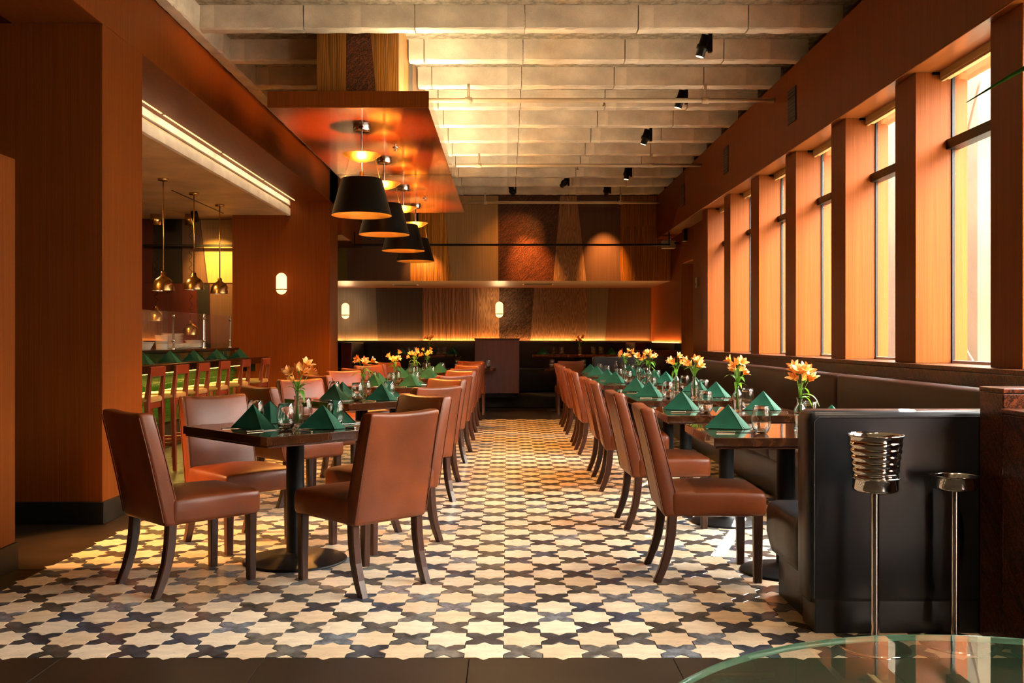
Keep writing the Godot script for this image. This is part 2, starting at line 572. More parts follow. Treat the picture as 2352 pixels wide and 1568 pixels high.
func ceilings():
	var c = blk("ceiling", -7.8, 3.6, 4.1, 4.3, -3.1, 20.7, M.rough_plaster, "rough painted concrete ceiling slab carrying precast beams")
	var off: Vector3 = -c.position
	var cuts := [-2.66, -1.74, -0.79, 0.15, 1.12, 2.06, 2.87]
	var shapes := {}
	var stub := beam_block(0.14, 55)
	for k in range(-11, 11):
		var d := 8.15 + 0.9175 * k
		for i in 6:
			var l: float = cuts[i + 1] - cuts[i] - 0.009
			var key := "%d_%d" % [i, posmod(k, 3)]
			if not shapes.has(key):
				shapes[key] = beam_block(l, i * 7 + posmod(k, 3) * 31 + 1)
			if i == 1 and d > 8.25 and d < 13.6:
				mi("beam_block", stub, M.concrete, c, V(-0.866, 3.9, d) + off)
				continue
			mi("beam_block", shapes[key], M.concrete, c, V((cuts[i] + cuts[i + 1]) * 0.5, 3.9, d) + off)
	# concrete lip along the left fascia
	var lip := beam_block(1.3, 77)
	for k in 16:
		mi("edge_block", lip, M.concrete, c, V(-2.69, 3.885, -2.3 + 1.305 * k) + off, Vector3(0, PI * 0.5, 0)).scale = Vector3(1, 1.05, 0.9)
	# sprinkler pipes
	for q in [[9.79, -0.9], [13.45, -0.72], [17.1, -0.72], [6.13, -2.6]]:
		var p := thing("sprinkler_pipe", "cream painted sprinkler pipe running under the beams, %s along the room" % ["second", "third", "last", "first"][[9.79, 13.45, 17.1, 6.13].find(q[0])], "pipe", V(0, 3.72, q[0]), 0.0, "sprinkler pipes")
		var s := begin(true)
		tube(s, [Vector3(q[1], 0, 0), Vector3(2.76, 0, 0)], [0.024], 10)
		mi("tube", done(s), M.pipe_paint, p)
		for x in [2.05, -0.4]:
			s = begin(true)
			tube(s, [Vector3(x - 0.035, 0, 0), Vector3(x + 0.035, 0, 0)], [0.034], 10)
			tube(s, [Vector3(x, 0, 0), Vector3(x, 0.17, 0)], [0.014], 8)
			mi("hanger", done(s), M.pipe_paint, p)
		s = begin(true)
		lathe(s, [Vector2(0, -0.05), Vector2(0.02, -0.048), Vector2(0.006, -0.03), Vector2(0.01, 0.0)], 8, Vector3(1.0, -0.01, 0))
		mi("sprinkler_head", done(s), M.brass, p)

func windows():
	var pitch := 1.357
	var under = blk("wall_right", 2.78, 3.3, -0.1, 1.055, 1.109, 13.67, M.dark_wood, "low wall under the row of windows")
	blk("sill", 2.745, 3.12, 1.055, 1.085, 1.109, 13.67, M.burl_dark, "", under).position -= under.position
	blk("ledge_face", 2.745, 2.785, 0.86, 1.054, 1.109, 13.67, M.burl_dark, "", under).position -= under.position
	var fascia = blk("trim_1", 2.76, 3.3, 3.1, 3.885, -3.0, 17.5, M.wood, "deep orange wood fascia running above the windows")
	blk("wall_over_fascia", 2.95, 3.3, 3.885, 4.1, -3.0, 17.5, M.dark_wood, "dark strip of wall above the wood fascia")
	blk("soffit_board", 2.762, 3.08, 3.092, 3.1, 1.2, 13.3, M.soffit_wood, "", fascia).position -= fascia.position
	for v in [9.16, 11.93, 14.85]:
		var s := begin()
		box(s, Vector3(-0.008, -0.165, -0.125), Vector3(0.0, 0.165, 0.125))
		var o := mi("air_grille", done(s), M.black_panel, fascia, V(2.76, 3.51, v) - fascia.position)
		for k in 9:
			mi("slat", boxm(Vector3(0.006, 0.01, 0.235), 0.002), M.dark_wood, o, Vector3(-0.008, -0.14 + 0.035 * k, 0))
	var pane := boxm(Vector3(0.008, 2.0, pitch - 0.345), 0.001)
	var fin := boxm(Vector3(0.36, 2.006, 0.345), 0.003)
	for k in [-4, -3, -1, 0, 1, 2, 3, 4, 5, 6]:
		var dn: float = 5.18 + pitch * k
		tag(mi("trim_%d" % (k + 8), fin, M.wood, self, V(3.0, 2.089, dn + 0.1725)), "tall orange wood fin between the windows, %s from the far end" % ORD[6 - k], "fin", "wood window fins", "structure")
		var w := thing("window_%d" % (k + 7), "tall glazed window bay, %s from the far end of the room" % ORD[6 - k], "window", V(3.09, 1.085, dn - (pitch - 0.345) * 0.5), 0.0, "window bays", "structure")
		mi("pane", pane, M.pane, w, Vector3(0, 1.01, 0))
		var L := pitch - 0.345
		if k < -2:
			mi("door_head", boxm(Vector3(0.2, 0.95, L), 0.003), M.wood, w, Vector3(0.08, 1.5, 0))
			mi("low_pane", boxm(Vector3(0.008, 1.08, L), 0.001), M.pane, w, Vector3(0, -0.545, 0))
			mi("kick_frame", boxm(Vector3(0.05, 0.08, L), 0.003), M.dark_frame, w, Vector3(0, -1.04, 0))
		mi("transom", boxm(Vector3(0.09, 0.068, L), 0.002), M.dark_frame, w, Vector3(-0.015, 1.508, 0))
		for e in [-1.0, 1.0]:
			mi("frame", boxm(Vector3(0.02, 2.0, 0.012), 0.001), M.dark_frame, w, Vector3(-0.012, 1.0, e * (L * 0.5 - 0.006)))
		mi("frame", boxm(Vector3(0.02, 0.02, L), 0.001), M.grey_plastic, w, Vector3(-0.012, 0.01, 0))
		var b := thing("roller_blind", "tan roller blind cassette at the head of the %s window from the far end" % ORD[6 - k], "blind", V(3.02, 3.042, dn - L * 0.5), 0.0, "roller blind cassettes")
		var s := begin()
		rbox(s, Vector3(0, 0.029, 0), Vector3(0.075, 0.058, L - 0.012), 0.006)
		mi("cassette", done(s), M.blind, b)
		mi("bottom_bar", boxm(Vector3(0.022, 0.014, L - 0.03), 0.003), M.blind, b, Vector3(-0.02, -0.008, 0))
		mi("end_cap", boxm(Vector3(0.07, 0.03, 0.012), 0.002), M.black_metal, b, Vector3(-0.05, 0.045, -L * 0.5 + 0.008))
	blk("wall_right_near", 2.82, 3.3, 1.085, 3.1, 1.109, 5.18 - pitch * 2 + 0.345, M.wood, "solid wood wall between two groups of windows")
	blk("wall_right_front", 2.82, 3.3, -0.1, 3.1, -3.0, 5.18 - pitch * 5 + 0.345, M.wood, "solid wood wall at the front end of the window side")
	# beyond the windows: wall with a doorway
	blk("wall_right_far", 3.02, 3.3, -0.1, 3.1, 13.67, 15.37, M.wood, "dark orange wood wall between windows and side doorway")
	blk("wall_right_end", 3.02, 3.3, -0.1, 3.1, 16.4, 20.6, M.wood, "wood wall beside the far booths past the doorway")
	blk("wall_over_door", 3.02, 3.3, 2.55, 3.1, 15.37, 16.4, M.wood, "wood wall over the side doorway")
	blk("door_1", 3.9, 3.91, 0.0, 2.6, 15.38, 16.39, M.pane, "glass door at the back of the side doorway")
	blk("wall_passage_far", 3.3, 3.95, -0.1, 2.6, 16.4, 16.5, M.wood, "wood reveal of the side doorway")
	blk("wall_passage_near", 3.3, 3.95, -0.1, 2.6, 15.27, 15.37, M.wood, "near reveal of the side doorway")
	blk("ceiling_passage", 3.3, 3.95, 2.6, 2.7, 15.27, 16.5, M.wood, "small ceiling over the side doorway")
	var sw := thing("light_switch", "small silver switch plate on the wood wall beside the doorway", "switch", V(3.02, 2.15, 15.0))
	mi("plate", boxm(Vector3(0.03, 0.16, 0.1), 0.004), M.grey_plastic, sw, Vector3(-0.015, 0, 0))
	mi("knob", boxm(Vector3(0.02, 0.03, 0.03), 0.004), M.chrome, sw, Vector3(-0.04, -0.03, 0))

func left_side():
	var c1 = blk("wall_column", -6.4, -2.742, 0.0, 3.39, 6.41, 7.113, M.wood, "wide orange wood column by the corridor")
	blk("baseboard_left", -6.4, -2.728, 0.0, 0.15, 6.396, 7.125, M.base_black, "black baseboard round the wide wood column")
	blk("wall_pier", -4.25, -2.742, 0.0, 4.1, 14.63, 15.32, M.wood, "wood pier with a lit pill sconce between bar and booths")
	blk("baseboard_pier", -4.26, -2.73, 0.0, 0.15, 14.62, 15.33, M.base_black, "black baseboard round the far wood pier")
	blk("trim_20", -3.35, -2.742, 3.39, 3.885, -3.0, 17.5, M.wood, "deep wood beam over the bar opening")
	blk("wall_over_beam", -3.35, -2.80, 3.885, 4.1, -3.0, 17.5, M.dark_wood, "dark strip between wood beam and ceiling")
	blk("trim_21", -3.35, -2.68, 2.94, 3.39, 15.32, 17.5, M.wood, "lower wood header between pier and far wall")
	blk("wall_left", -3.0, -2.67, 0.0, 2.228, -3.0, 5.137, M.wood, "chest-high wood partition at the corridor side")
	blk("baseboard_partition", -3.01, -2.658, 0.0, 0.15, -3.0, 5.149, M.base_black, "black baseboard of the wood partition")
	blk("ceiling_corridor", -7.6, -3.35, 3.39, 3.5, -3.0, 7.1, M.red_wood, "dark red wood ceiling over the corridor")
	blk("wall_corridor", -7.7, -7.5, -0.1, 4.2, -3.1, 20.7, M.dark_wood, "far wall of corridor and kitchen")
	blk("wall_front", -7.7, 3.4, -0.1, 4.2, -3.2, -3.0, M.dark_wood, "wall behind the viewer")
	# bar ceiling with its white bulkhead and black air slot
	blk("ceiling_bar", -7.6, -3.37, 3.17, 3.3, 7.1, 15.1, M.beige_paint, "smooth beige ceiling over the bar")
	blk("trim_22", -3.40, -3.35, 3.315, 3.39, 7.1, 14.63, M.white_paint, "upper white strip of the bar bulkhead")
	blk("trim_23", -3.40, -3.35, 3.16, 3.272, 7.1, 14.63, M.white_paint, "lower white strip of the bar bulkhead")
	blk("trim_24", -3.52, -3.44, 3.272, 3.315, 7.1, 14.63, M.black_panel, "long black air slot in the bar bulkhead")
	for q in [[-4.62, 9.2, 11.6], [-4.32, 12.2, 14.4]]:
		var o = blk("trim_%d" % (25 if q[1] < 10 else 26), q[0] - 0.012, q[0] + 0.012, 3.163, 3.172, q[1], q[2], M.black_panel, "thin dark slot in the bar ceiling, %s" % ("over the near stools" if q[1] < 10 else "over the far stools"))
	# kitchen back wall with veneer panels
	var kw = blk("wall_kitchen", -7.6, -4.2, -0.1, 4.1, 15.1, 15.3, M.red_wood, "kitchen back wall of dark veneer panels")
	var ps := [
		[-5.82, -5.65, -5.82, -5.65, 2.15, 3.16, "red_wood"], [-5.64, -5.19, -5.64, -5.18, 2.15, 3.16, "black_panel"],
		[-5.18, -4.90, -5.17, -4.78, 2.15, 3.16, "brown_veneer"], [-4.89, -4.24, -4.77, -4.24, 2.15, 3.16, "beige_veneer"],
		[-5.82, -4.95, -5.82, -4.93, 0.9, 2.13, "red_wood"], [-4.94, -4.75, -4.92, -4.73, 0.9, 2.13, "black_panel"], [-4.74, -4.24, -4.72, -4.24, 0.9, 2.13, "brown_veneer"]]
	for p in ps:
		panel(kw, p, 15.1)
	block_rail("kitchen", -6.5, -4.26, 2.73, 14.95)

func panel(wall, p, d):
	var s := begin()
	prism(s, [Vector2(p[2], p[4]), Vector2(p[3] - 0.004, p[4]), Vector2(p[1] - 0.004, p[5]), Vector2(p[0], p[5])], 0.0, 0.014)
	mi("panel", done(s), M[p[6]], wall, Vector3(0, 0, -d) - wall.position)

func block_rail(where: String, x0: float, x1: float, y: float, d: float):
	var r := thing("wall_rail", "thin black rail crossing in front of the %s" % ("veneer panels of the kitchen wall" if where == "kitchen" else "upper veneer panels of the far wall"), "rail", V((x0 + x1) * 0.5, y, d), 0.0)
	mi("bar", boxm(Vector3(x1 - x0, 0.035, 0.035), 0.004), M.black_metal, r)
	for t in [0.06, 0.36, 0.66, 0.95]:
		if where == "kitchen":
			mi("bracket", boxm(Vector3(0.02, 0.02, 0.18), 0.003), M.black_metal, r, Vector3((t - 0.5) * (x1 - x0), 0, -0.08))
	if where == "far":
		for e in [-1.0, 1.0]:
			mi("bracket", boxm(Vector3(0.02, 0.24, 0.03), 0.003), M.black_metal, r, Vector3(e * (x1 - x0) * 0.497, 0.1, 0))

func far_wall():
	var d1 := 17.5
	var d2 := 19.87
	var w = blk("wall_back", -6.0, 3.02, 2.329, 4.1, d1, 20.6, M.dark_wood, "upper far wall clad in trapezoid veneer panels")
	var fx := func(u, d): return (u - 1165.0) * d / 2174.0
	for p in [[700, 798, 700, 798, "olive_veneer"], [798, 943, 798, 943, "brown_veneer"], [943, 1019, 943, 1037, "zebra"], [1019, 1145, 1037, 1145, "beige_veneer"],
			[1145, 1287, 1145, 1271, "burl"], [1287, 1325, 1271, 1347, "oak_veneer"], [1325, 1425, 1347, 1425, "brown_veneer"], [1425, 1540, 1425, 1540, "zebra_dark"]]:
		panel(w, [fx.call(p[0], d1), fx.call(p[1], d1), fx.call(p[2], d1), fx.call(p[3], d1), 2.329, 3.9, p[4]], d1)
	var lw = blk("wall_back_niche", -6.0, 3.1, -0.1, 2.34, d2, 20.6, M.dark_wood, "lower far wall of veneer panels above the booths")
	for p in [[640, 864, 640, 869, "grey_veneer"], [864, 971, 869, 971, "slate_veneer"], [971, 1096, 971, 1104, "zebra_grey"], [1096, 1147, 1104, 1147, "oak_veneer"],
			[1147, 1227, 1147, 1216, "burl_grey"], [1227, 1349, 1216, 1349, "oak_grey"], [1349, 1398, 1349, 1388, "grey_veneer"], [1398, 1496, 1388, 1496, "brown_veneer"]]:
		panel(lw, [fx.call(p[0], d2), fx.call(p[1], d2), fx.call(p[2], d2), fx.call(p[3], d2), 0.9, 2.329, p[4]], d2)
	block_rail("far", -2.66, 2.82, 2.887, 16.4)
	blk("wall_far_end", -6.2, -6.0, -0.1, 4.1, 15.3, 20.6, M.dark_wood, "end wall behind the far booths")
	var sp := thing("wall_speaker", "small grey speaker box on a bracket beside the window fascia", "speaker", V(2.88, 2.94, 16.9))
	mi("body", boxm(Vector3(0.24, 0.14, 0.18), 0.01), M.grey_plastic, sp)
	mi("arm", boxm(Vector3(0.3, 0.02, 0.02), 0.003), M.black_metal, sp, Vector3(0.2, 0, 0.3))
	var bx := thing("wall_box", "black box on the wood wall next to the speaker", "box", V(3.0, 3.0, 15.95))
	mi("body", boxm(Vector3(0.08, 0.2, 0.16), 0.006), M.black_panel, bx)
	for q in [[-2.0, 18.6, 0.5], [0.6, 18.4, 0.6]]:
		var g := thing("air_vent", "flat air vent set in the niche soffit %s" % ("by the first far booth" if q[0] < 0 else "above the tall wood panel"), "vent", V(q[0], 2.329, q[1]))
		mi("frame", boxm(Vector3(q[2], 0.012, 0.3), 0.003), M.pipe_paint, g, Vector3(0, -0.006, 0))
		for k in 5:
			mi("slat", boxm(Vector3(q[2] - 0.06, 0.01, 0.02), 0.002), M.dark_frame, g, Vector3(0, -0.014, -0.1 + 0.05 * k))

func outside():
	var g = blk("ground_outside", 3.3, 40.0, -0.4, -0.2, -40.0, 60.0, M.asphalt, "paved ground outside the windows")
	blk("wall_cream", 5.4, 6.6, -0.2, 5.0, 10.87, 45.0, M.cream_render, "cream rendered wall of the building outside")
	var f = blk("wall_brick", 9.0, 10.0, -0.2, 5.0, -30.0, 45.0, M.white_brick, "white painted brick building across the alley")
	for q in [[2.75, 0.12, 0.06], [1.9, 0.1, 0.05]]:
		blk("band", 8.94, 9.0, q[0], q[0] + q[1], -30.0, 30.0, M.white_brick, "", f).position -= f.position
	for k in 9:
		var d := -12.0 + 3.6 * k
		blk("shutter", 8.97, 9.0, -0.2, 2.2, d, d + 1.5, M.grey_plastic, "", f).position -= f.position
	# upper floors of this building, seen only by the light
	blk("roof", -9.0, 3.3, 4.3, 8.0, -6.0, 21.0, M.white_brick, "parapet and roof of this building")
	for q in [["loose dark cable hanging down the cream wall outside the big window", [[10.6, 4.17], [10.9, 3.65], [11.19, 3.2], [11.22, 2.38], [11.03, 1.9], [11.0, 1.245], [10.72, 0.94], [10.5, 0.5]]],
			["second loose cable on the cream wall, seen through a farther window", [[15.4, 3.95], [15.94, 3.74], [15.85, 2.56], [15.8, 1.24], [15.5, 1.0], [15.3, 0.5]]]]:
		var c := Curve3D.new()
		var n: int = q[1].size()
		for k in n:
			var p := V(5.3, q[1][k][1], q[1][k][0])
			var a := (V(5.3, q[1][mini(k + 1, n - 1)][1], q[1][mini(k + 1, n - 1)][0]) - V(5.3, q[1][maxi(k - 1, 0)][1], q[1][maxi(k - 1, 0)][0])) * 0.17
			c.add_point(p, -a, a)
		var pts := []
		for k in 41:
			pts.append(c.sample_baked(c.get_baked_length() * k / 40.0))
		var s := begin(true)
		tube(s, pts, [0.016], 6)
		tag(mi("wall_cable", done(s), M.cable), q[0], "cable")

# ---------------------------------------------------------------- furniture
func leg_mesh(pts: Array, w: Array) -> ArrayMesh:
	var s := begin()
	var r := []
	for i in pts.size():
		var a: float = w[i]
		var c := a * 0.75
		r.append([pts[i] + Vector3(-a, 0, c), pts[i] + Vector3(-c, 0, a), pts[i] + Vector3(c, 0, a), pts[i] + Vector3(a, 0, c), pts[i] + Vector3(a, 0, -c), pts[i] + Vector3(c, 0, -a), pts[i] + Vector3(-c, 0, -a), pts[i] + Vector3(-a, 0, -c)])
	for i in r.size() - 1:
		for j in 8:
			quad(s, r[i + 1][j], r[i + 1][(j + 1) % 8], r[i][(j + 1) % 8], r[i][j])
	for j in range(1, 7):
		tri(s, r[-1][0], r[-1][j + 1], r[-1][j])
	return done(s)

func chair_proto() -> Node3D:
	var t := thing("dining_chair", "", "chair", Vector3.ZERO, 0.0, "leather dining chairs")
	var s := begin(true)
	rbox(s, Vector3(0, 0.405, 0.03), Vector3(0.475, 0.13, 0.49), 0.03, true, Vector3i(3, 0, 3), func(p):
		var k := (1.0 - pow(p.x / 0.24, 2.0)) * (1.0 - pow(p.z / 0.25, 2.0))
		if p.y > 0: p.y += 0.03 * k
		return p)
	mi("seat", done(s), M.leather, t)
	s = begin(true)
	var lean := func(p):
		var k: float = (p.y + 0.275) / 0.55
		p.x *= 1.0 - 0.05 * k
		p.y += 0.014 * k * pow(p.x / 0.23, 2.0)
		p.z = p.z * (1.06 - 0.16 * k) - 0.118 * k - 0.018 * k * k + 0.012 * k * (1.0 - pow(p.x / 0.23, 2.0))
		return p
	rbox(s, Vector3(0, 0.612, -0.205), Vector3(0.462, 0.55, 0.088), 0.022, true, Vector3i(3, 4, 0), lean)
	var bk := mi("backrest", done(s), M.leather, t)
	for x in [-0.222, 0.222]:
		for z in [-0.0445, 0.0405]:
			var pts := []
			for k in 9:
				pts.append(lean.call(Vector3(x * 1.018, -0.25 + 0.5 * k / 8.0, z * 0.97)) + Vector3(0, 0.612, -0.205))
			s = begin()
			tube(s, pts, [0.0035], 5)
			mi("seam", done(s), M.thread, bk)
	for x in [-0.2, 0.2]:
		mi("leg", leg_mesh([Vector3(x, 0.35, 0.232), Vector3(x, 0.0, 0.232)], [0.024, 0.02]), M.leg_wood, t)
		mi("leg", leg_mesh([Vector3(x, 0.36, -0.205), Vector3(x, 0.25, -0.212), Vector3(x, 0.16, -0.226), Vector3(x, 0.08, -0.25), Vector3(x, 0.0, -0.283)], [0.024, 0.024, 0.023, 0.022, 0.02]), M.leg_wood, t)
	return t

func pedestal_table(called: String, label: String, at: Vector3, turn: float, sx: float, sz: float, round_base := 0.29) -> Node3D:
	var t := thing(called, label, "table", at, turn, "dining tables")
	mi("tabletop", boxm(Vector3(sx, 0.045, sz), 0.003), M.table_wood, t, Vector3(0, 0.7375, 0))
	mi("edge_band", boxm(Vector3(sx - 0.02, 0.012, sz - 0.02), 0.002), M.dark_wood, t, Vector3(0, 0.709, 0))
	var s := begin(true)
	lathe(s, [Vector2(0.05, 0.02), Vector2(0.05, 0.7)], 20)
	mi("column", done(s), M.iron, t)
	s = begin(true)
	lathe(s, [Vector2(round_base, 0.0), Vector2(round_base, 0.008), Vector2(round_base - 0.012, 0.014), Vector2(0.1, 0.028), Vector2(0.06, 0.04), Vector2(0.05, 0.05)], 40)
	mi("base", done(s), M.iron, t)
	return t

# folded cloth standing as a tent: flat panels, each a few millimetres thick, lying one behind the other
func napkin_mesh() -> ArrayMesh:
	var s := begin()
	var panel3 := func(a: Vector3, b: Vector3, c: Vector3, sag: float):
		var nrm: Vector3 = (b - a).cross(c - a).normalized()
		var n := 5
		var rows := []
		for i in n + 1:
			var row := []
			for j in i + 1:
				var v := float(i) / n
				var u := float(j) / maxi(i, 1)
				row.append(a + (b - a) * v * (1.0 - u) + (c - a) * v * u - nrm * sag * sin(PI * v) * 4.0 * u * (1.0 - u))
			rows.append(row)
		for side in [0.0, -0.0035]:
			for i in n:
				for j in i + 1:
					var o: Vector3 = nrm * side
					if side == 0.0:
						tri(s, rows[i][j], rows[i + 1][j], rows[i + 1][j + 1])
						if j < i: tri(s, rows[i][j], rows[i + 1][j + 1], rows[i][j + 1])
					else:
						tri(s, rows[i][j] + o, rows[i + 1][j + 1] + o, rows[i + 1][j] + o)
						if j < i: tri(s, rows[i][j] + o, rows[i][j + 1] + o, rows[i + 1][j + 1] + o)
	var A := Vector3(0.0, 0.135, -0.005)
	var L := Vector3(-0.132, 0.004, -0.012)
	var F := Vector3(0.062, 0.004, 0.052)
	var R := Vector3(0.126, 0.004, 0.0)
	var B := Vector3(-0.01, 0.004, -0.075)
	s.set_smooth_group(0)
	panel3.call(A, L, F, 0.006)
	s.set_smooth_group(1)
	panel3.call(A + Vector3(0.002, -0.001, -0.004), F + Vector3(0.006, 0, -0.006), R, -0.003)
	s.set_smooth_group(2)
	panel3.call(A + Vector3(-0.001, -0.004, -0.007), L + Vector3(0.012, 0, -0.004), F + Vector3(0.018, 0, -0.012), 0.002)
	s.set_smooth_group(3)
	panel3.call(A + Vector3(0.003, -0.005, -0.009), F + Vector3(0.022, 0, -0.016), R + Vector3(-0.004, 0, -0.016), 0.002)
	s.set_smooth_group(4)
	panel3.call(A + Vector3(0.001, -0.006, -0.01), R + Vector3(0, 0, -0.02), B, 0.004)
	s.set_smooth_group(5)
	panel3.call(A + Vector3(0, -0.006, -0.011), B, L + Vector3(0.004, 0, -0.008), 0.004)
	return done(s)

func glass_mesh() -> ArrayMesh:
	var s := begin(true)
	var p := [Vector2(0, 0.001), Vector2(0.024, 0.0), Vector2(0.031, 0.003), Vector2(0.038, 0.014), Vector2(0.0455, 0.035), Vector2(0.0485, 0.058), Vector2(0.047, 0.082), Vector2(0.0425, 0.106), Vector2(0.038, 0.127), Vector2(0.0372, 0.1283), Vector2(0.0364, 0.127), Vector2(0.041, 0.106), Vector2(0.0455, 0.082), Vector2(0.047, 0.058), Vector2(0.0438, 0.035), Vector2(0.035, 0.016), Vector2(0.024, 0.009), Vector2(0, 0.007)]
	for i in p.size():
		p[i] = Vector2(p[i].x * 1.03, p[i].y * 1.12)
	lathe(s, p, 28)
	return done(s)

func bottle_mesh(square: bool) -> ArrayMesh:
	var s := begin(not square)
	var p := [Vector2(0, 0.001), Vector2(0.03, 0.0), Vector2(0.032, 0.004), Vector2(0.032, 0.105), Vector2(0.029, 0.12), Vector2(0.019, 0.137), Vector2(0.014, 0.147), Vector2(0.014, 0.166), Vector2(0.0175, 0.168), Vector2(0.0175, 0.176), Vector2(0.0125, 0.176), Vector2(0.0115, 0.147), Vector2(0.0165, 0.136), Vector2(0.0265, 0.118), Vector2(0.0292, 0.104), Vector2(0.0292, 0.01), Vector2(0, 0.008)]
	if square:
		for i in p.size():
			p[i] = Vector2(p[i].x * 1.16, p[i].y * 0.95)
	lathe(s, p, 8 if square else 24)
	return done(s)

func bloom_mesh(sd: int) -> ArrayMesh:
	rng.seed = sd
	var s := begin(true)
	for k in 6:
		s.set_smooth_group(k)
		var a := TAU * k / 6.0 + rng.randf_range(-0.15, 0.15)
		var out := Vector3(cos(a), 0, sin(a))
		var side := Vector3(-sin(a), 0, cos(a))
		var open := rng.randf_range(0.7, 1.1)
		var wd := 0.0125 if k % 2 else 0.0095
		var prev := []
		for i in 6:
			var v := i / 5.0
			var c := Vector3(0, 0.052 * v * (1.0 - 0.25 * v * v), 0) + out * (0.004 + 0.034 * open * pow(v, 1.7))
			var w: float = wd * sin(PI * clampf(0.12 + 0.86 * v, 0, 1)) + 0.0012
			var lift := out * -0.35 * w
			var row := [c - side * w + lift * -1.0, c, c + side * w + lift * -1.0]
			if i:
				var yel := Color(0.95, 0.58, 0.06)
				var pea := Color(0.93, 0.44, 0.09)
				var tipc := Color(0.97, 0.54, 0.24)
				for j in 2:
					for e in [[prev[j], v - 0.2], [row[j], v], [row[j + 1], v], [prev[j], v - 0.2], [row[j + 1], v], [prev[j + 1], v - 0.2]]:
						s.set_color(yel.lerp(pea, clampf(e[1] * 2.0, 0, 1)).lerp(tipc, clampf(e[1] * 2.0 - 1.0, 0, 1)))
						s.add_vertex(e[0])
			prev = row
	for k in 4:
		s.set_color(Color(0.75, 0.25, 0.08))
		var a := TAU * k / 4.0 + 0.4
		tube(s, [Vector3(0, 0.01, 0), Vector3(cos(a) * 0.008, 0.045, sin(a) * 0.008)], [0.0008, 0.0014], 4)
	return done(s)

func leaf_mesh(len: float, wid: float, droop: float) -> ArrayMesh:
	var s := begin(true)
	var prev := []
	for i in 9:
		var v := i / 8.0
		var c := Vector3(len * v * (1.0 - 0.25 * droop * v), len * (0.55 * v - droop * v * v), 0)
		var w := wid * pow(sin(PI * clampf(0.05 + 0.95 * v, 0.0, 1.0)), 0.8) * (1.15 - 0.5 * v) + 0.0006
		var row := [c + Vector3(0, w * 0.25, -w), c, c + Vector3(0, w * 0.25, w)]
		if i:
			for j in 2:
				quad(s, prev[j], prev[j + 1], row[j + 1], row[j])
		prev = row
	return done(s)

# stems, leaves and open flowers standing in a bottle; sd picks the arrangement
func bouquet(label: String, at: Vector3, sd: int, blooms: Array, leaves: Array) -> Node3D:
	var r := RandomNumberGenerator.new()
	r.seed = sd
	var t := thing("flower_stems", label, "flowers", at, r.randf_range(0, TAU), "orange flowers on the tables")
	var n := r.randi_range(6, 8)
	for i in n:
		var a := TAU * i / n + r.randf_range(-0.4, 0.4)
		var reach := r.randf_range(0.02, 0.075)
		var h := r.randf_range(0.25, 0.34)
		var out := Vector3(cos(a), 0, sin(a))
		var p0 := Vector3(cos(a + 2.5) * 0.012, 0.012, sin(a + 2.5) * 0.012)
		var p1 := Vector3(0, 0.16, 0) + out * 0.004
		var p3 := out * reach + Vector3(0, h, 0)
		var p2 := p1.lerp(p3, 0.55) - out * reach * 0.18
		var s := begin(true)
		tube(s, [p0, p1, p1.lerp(p2, 0.5), p2, p3], [0.0024, 0.0022, 0.002, 0.0018, 0.0016], 5)
		mi("stem", done(s), M.stalk, t)
		var tilt := r.randf_range(0.5, 1.2)
		var up := (Vector3.UP * cos(tilt) + out * sin(tilt)).normalized()
		var b := Basis(out.cross(Vector3.UP).normalized().cross(up).normalized(), up, out.cross(Vector3.UP).normalized())
		var o := mi("bloom", blooms[r.randi() % blooms.size()], M.bloom, t, p3)
		o.basis = b.orthonormalized() * Basis(Vector3.UP, r.randf() * TAU) * Basis.from_scale(Vector3.ONE * r.randf_range(0.9, 1.2))
		if i % 2 == 0:
			var q := mi("bud", blooms[0], M.leaf, t, p2.lerp(p3, 0.8))
			q.basis = b.orthonormalized() * Basis(Vector3.RIGHT, 0.6) * Basis.from_scale(Vector3(0.28, 0.5, 0.28))
	for i in r.randi_range(6, 9):
		var o := mi("leaf", leaves[r.randi() % leaves.size()], M.leaf, t, Vector3(0, r.randf_range(0.165, 0.25), 0))
		o.rotation = Vector3(0, r.randf() * TAU, r.randf_range(-0.3, 0.7))
		o.scale = Vector3.ONE * r.randf_range(0.75, 1.35)
	return t

func knife_mesh() -> ArrayMesh:
	var s := begin()
	rbox(s, Vector3(-0.055, 0.004, 0), Vector3(0.1, 0.007, 0.013), 0.003)
	prism(s, [Vector2(-0.006, 0.001), Vector2(0.1, 0.001), Vector2(0.112, 0.003), Vector2(-0.006, 0.004)], -0.009, 0.009)
	return done(s)

func fork_mesh() -> ArrayMesh:
	var s := begin()
	rbox(s, Vector3(-0.045, 0.004, 0), Vector3(0.11, 0.005, 0.011), 0.002)
	rbox(s, Vector3(0.03, 0.004, 0), Vector3(0.05, 0.004, 0.024), 0.0018)
	for k in 4:
		rbox(s, Vector3(0.074, 0.006, -0.0102 + 0.0068 * k), Vector3(0.045, 0.0025, 0.0032), 0.0011)
	return done(s)

var P := {}
func put(called: String, key: String, label: String, cat: String, at: Vector3, turn: float, m, group: String):
	var o := mi(called, P[key], M[m], self, at, Vector3(0, turn, 0))
	return tag(o, label, cat, group)

const TOP := 0.76
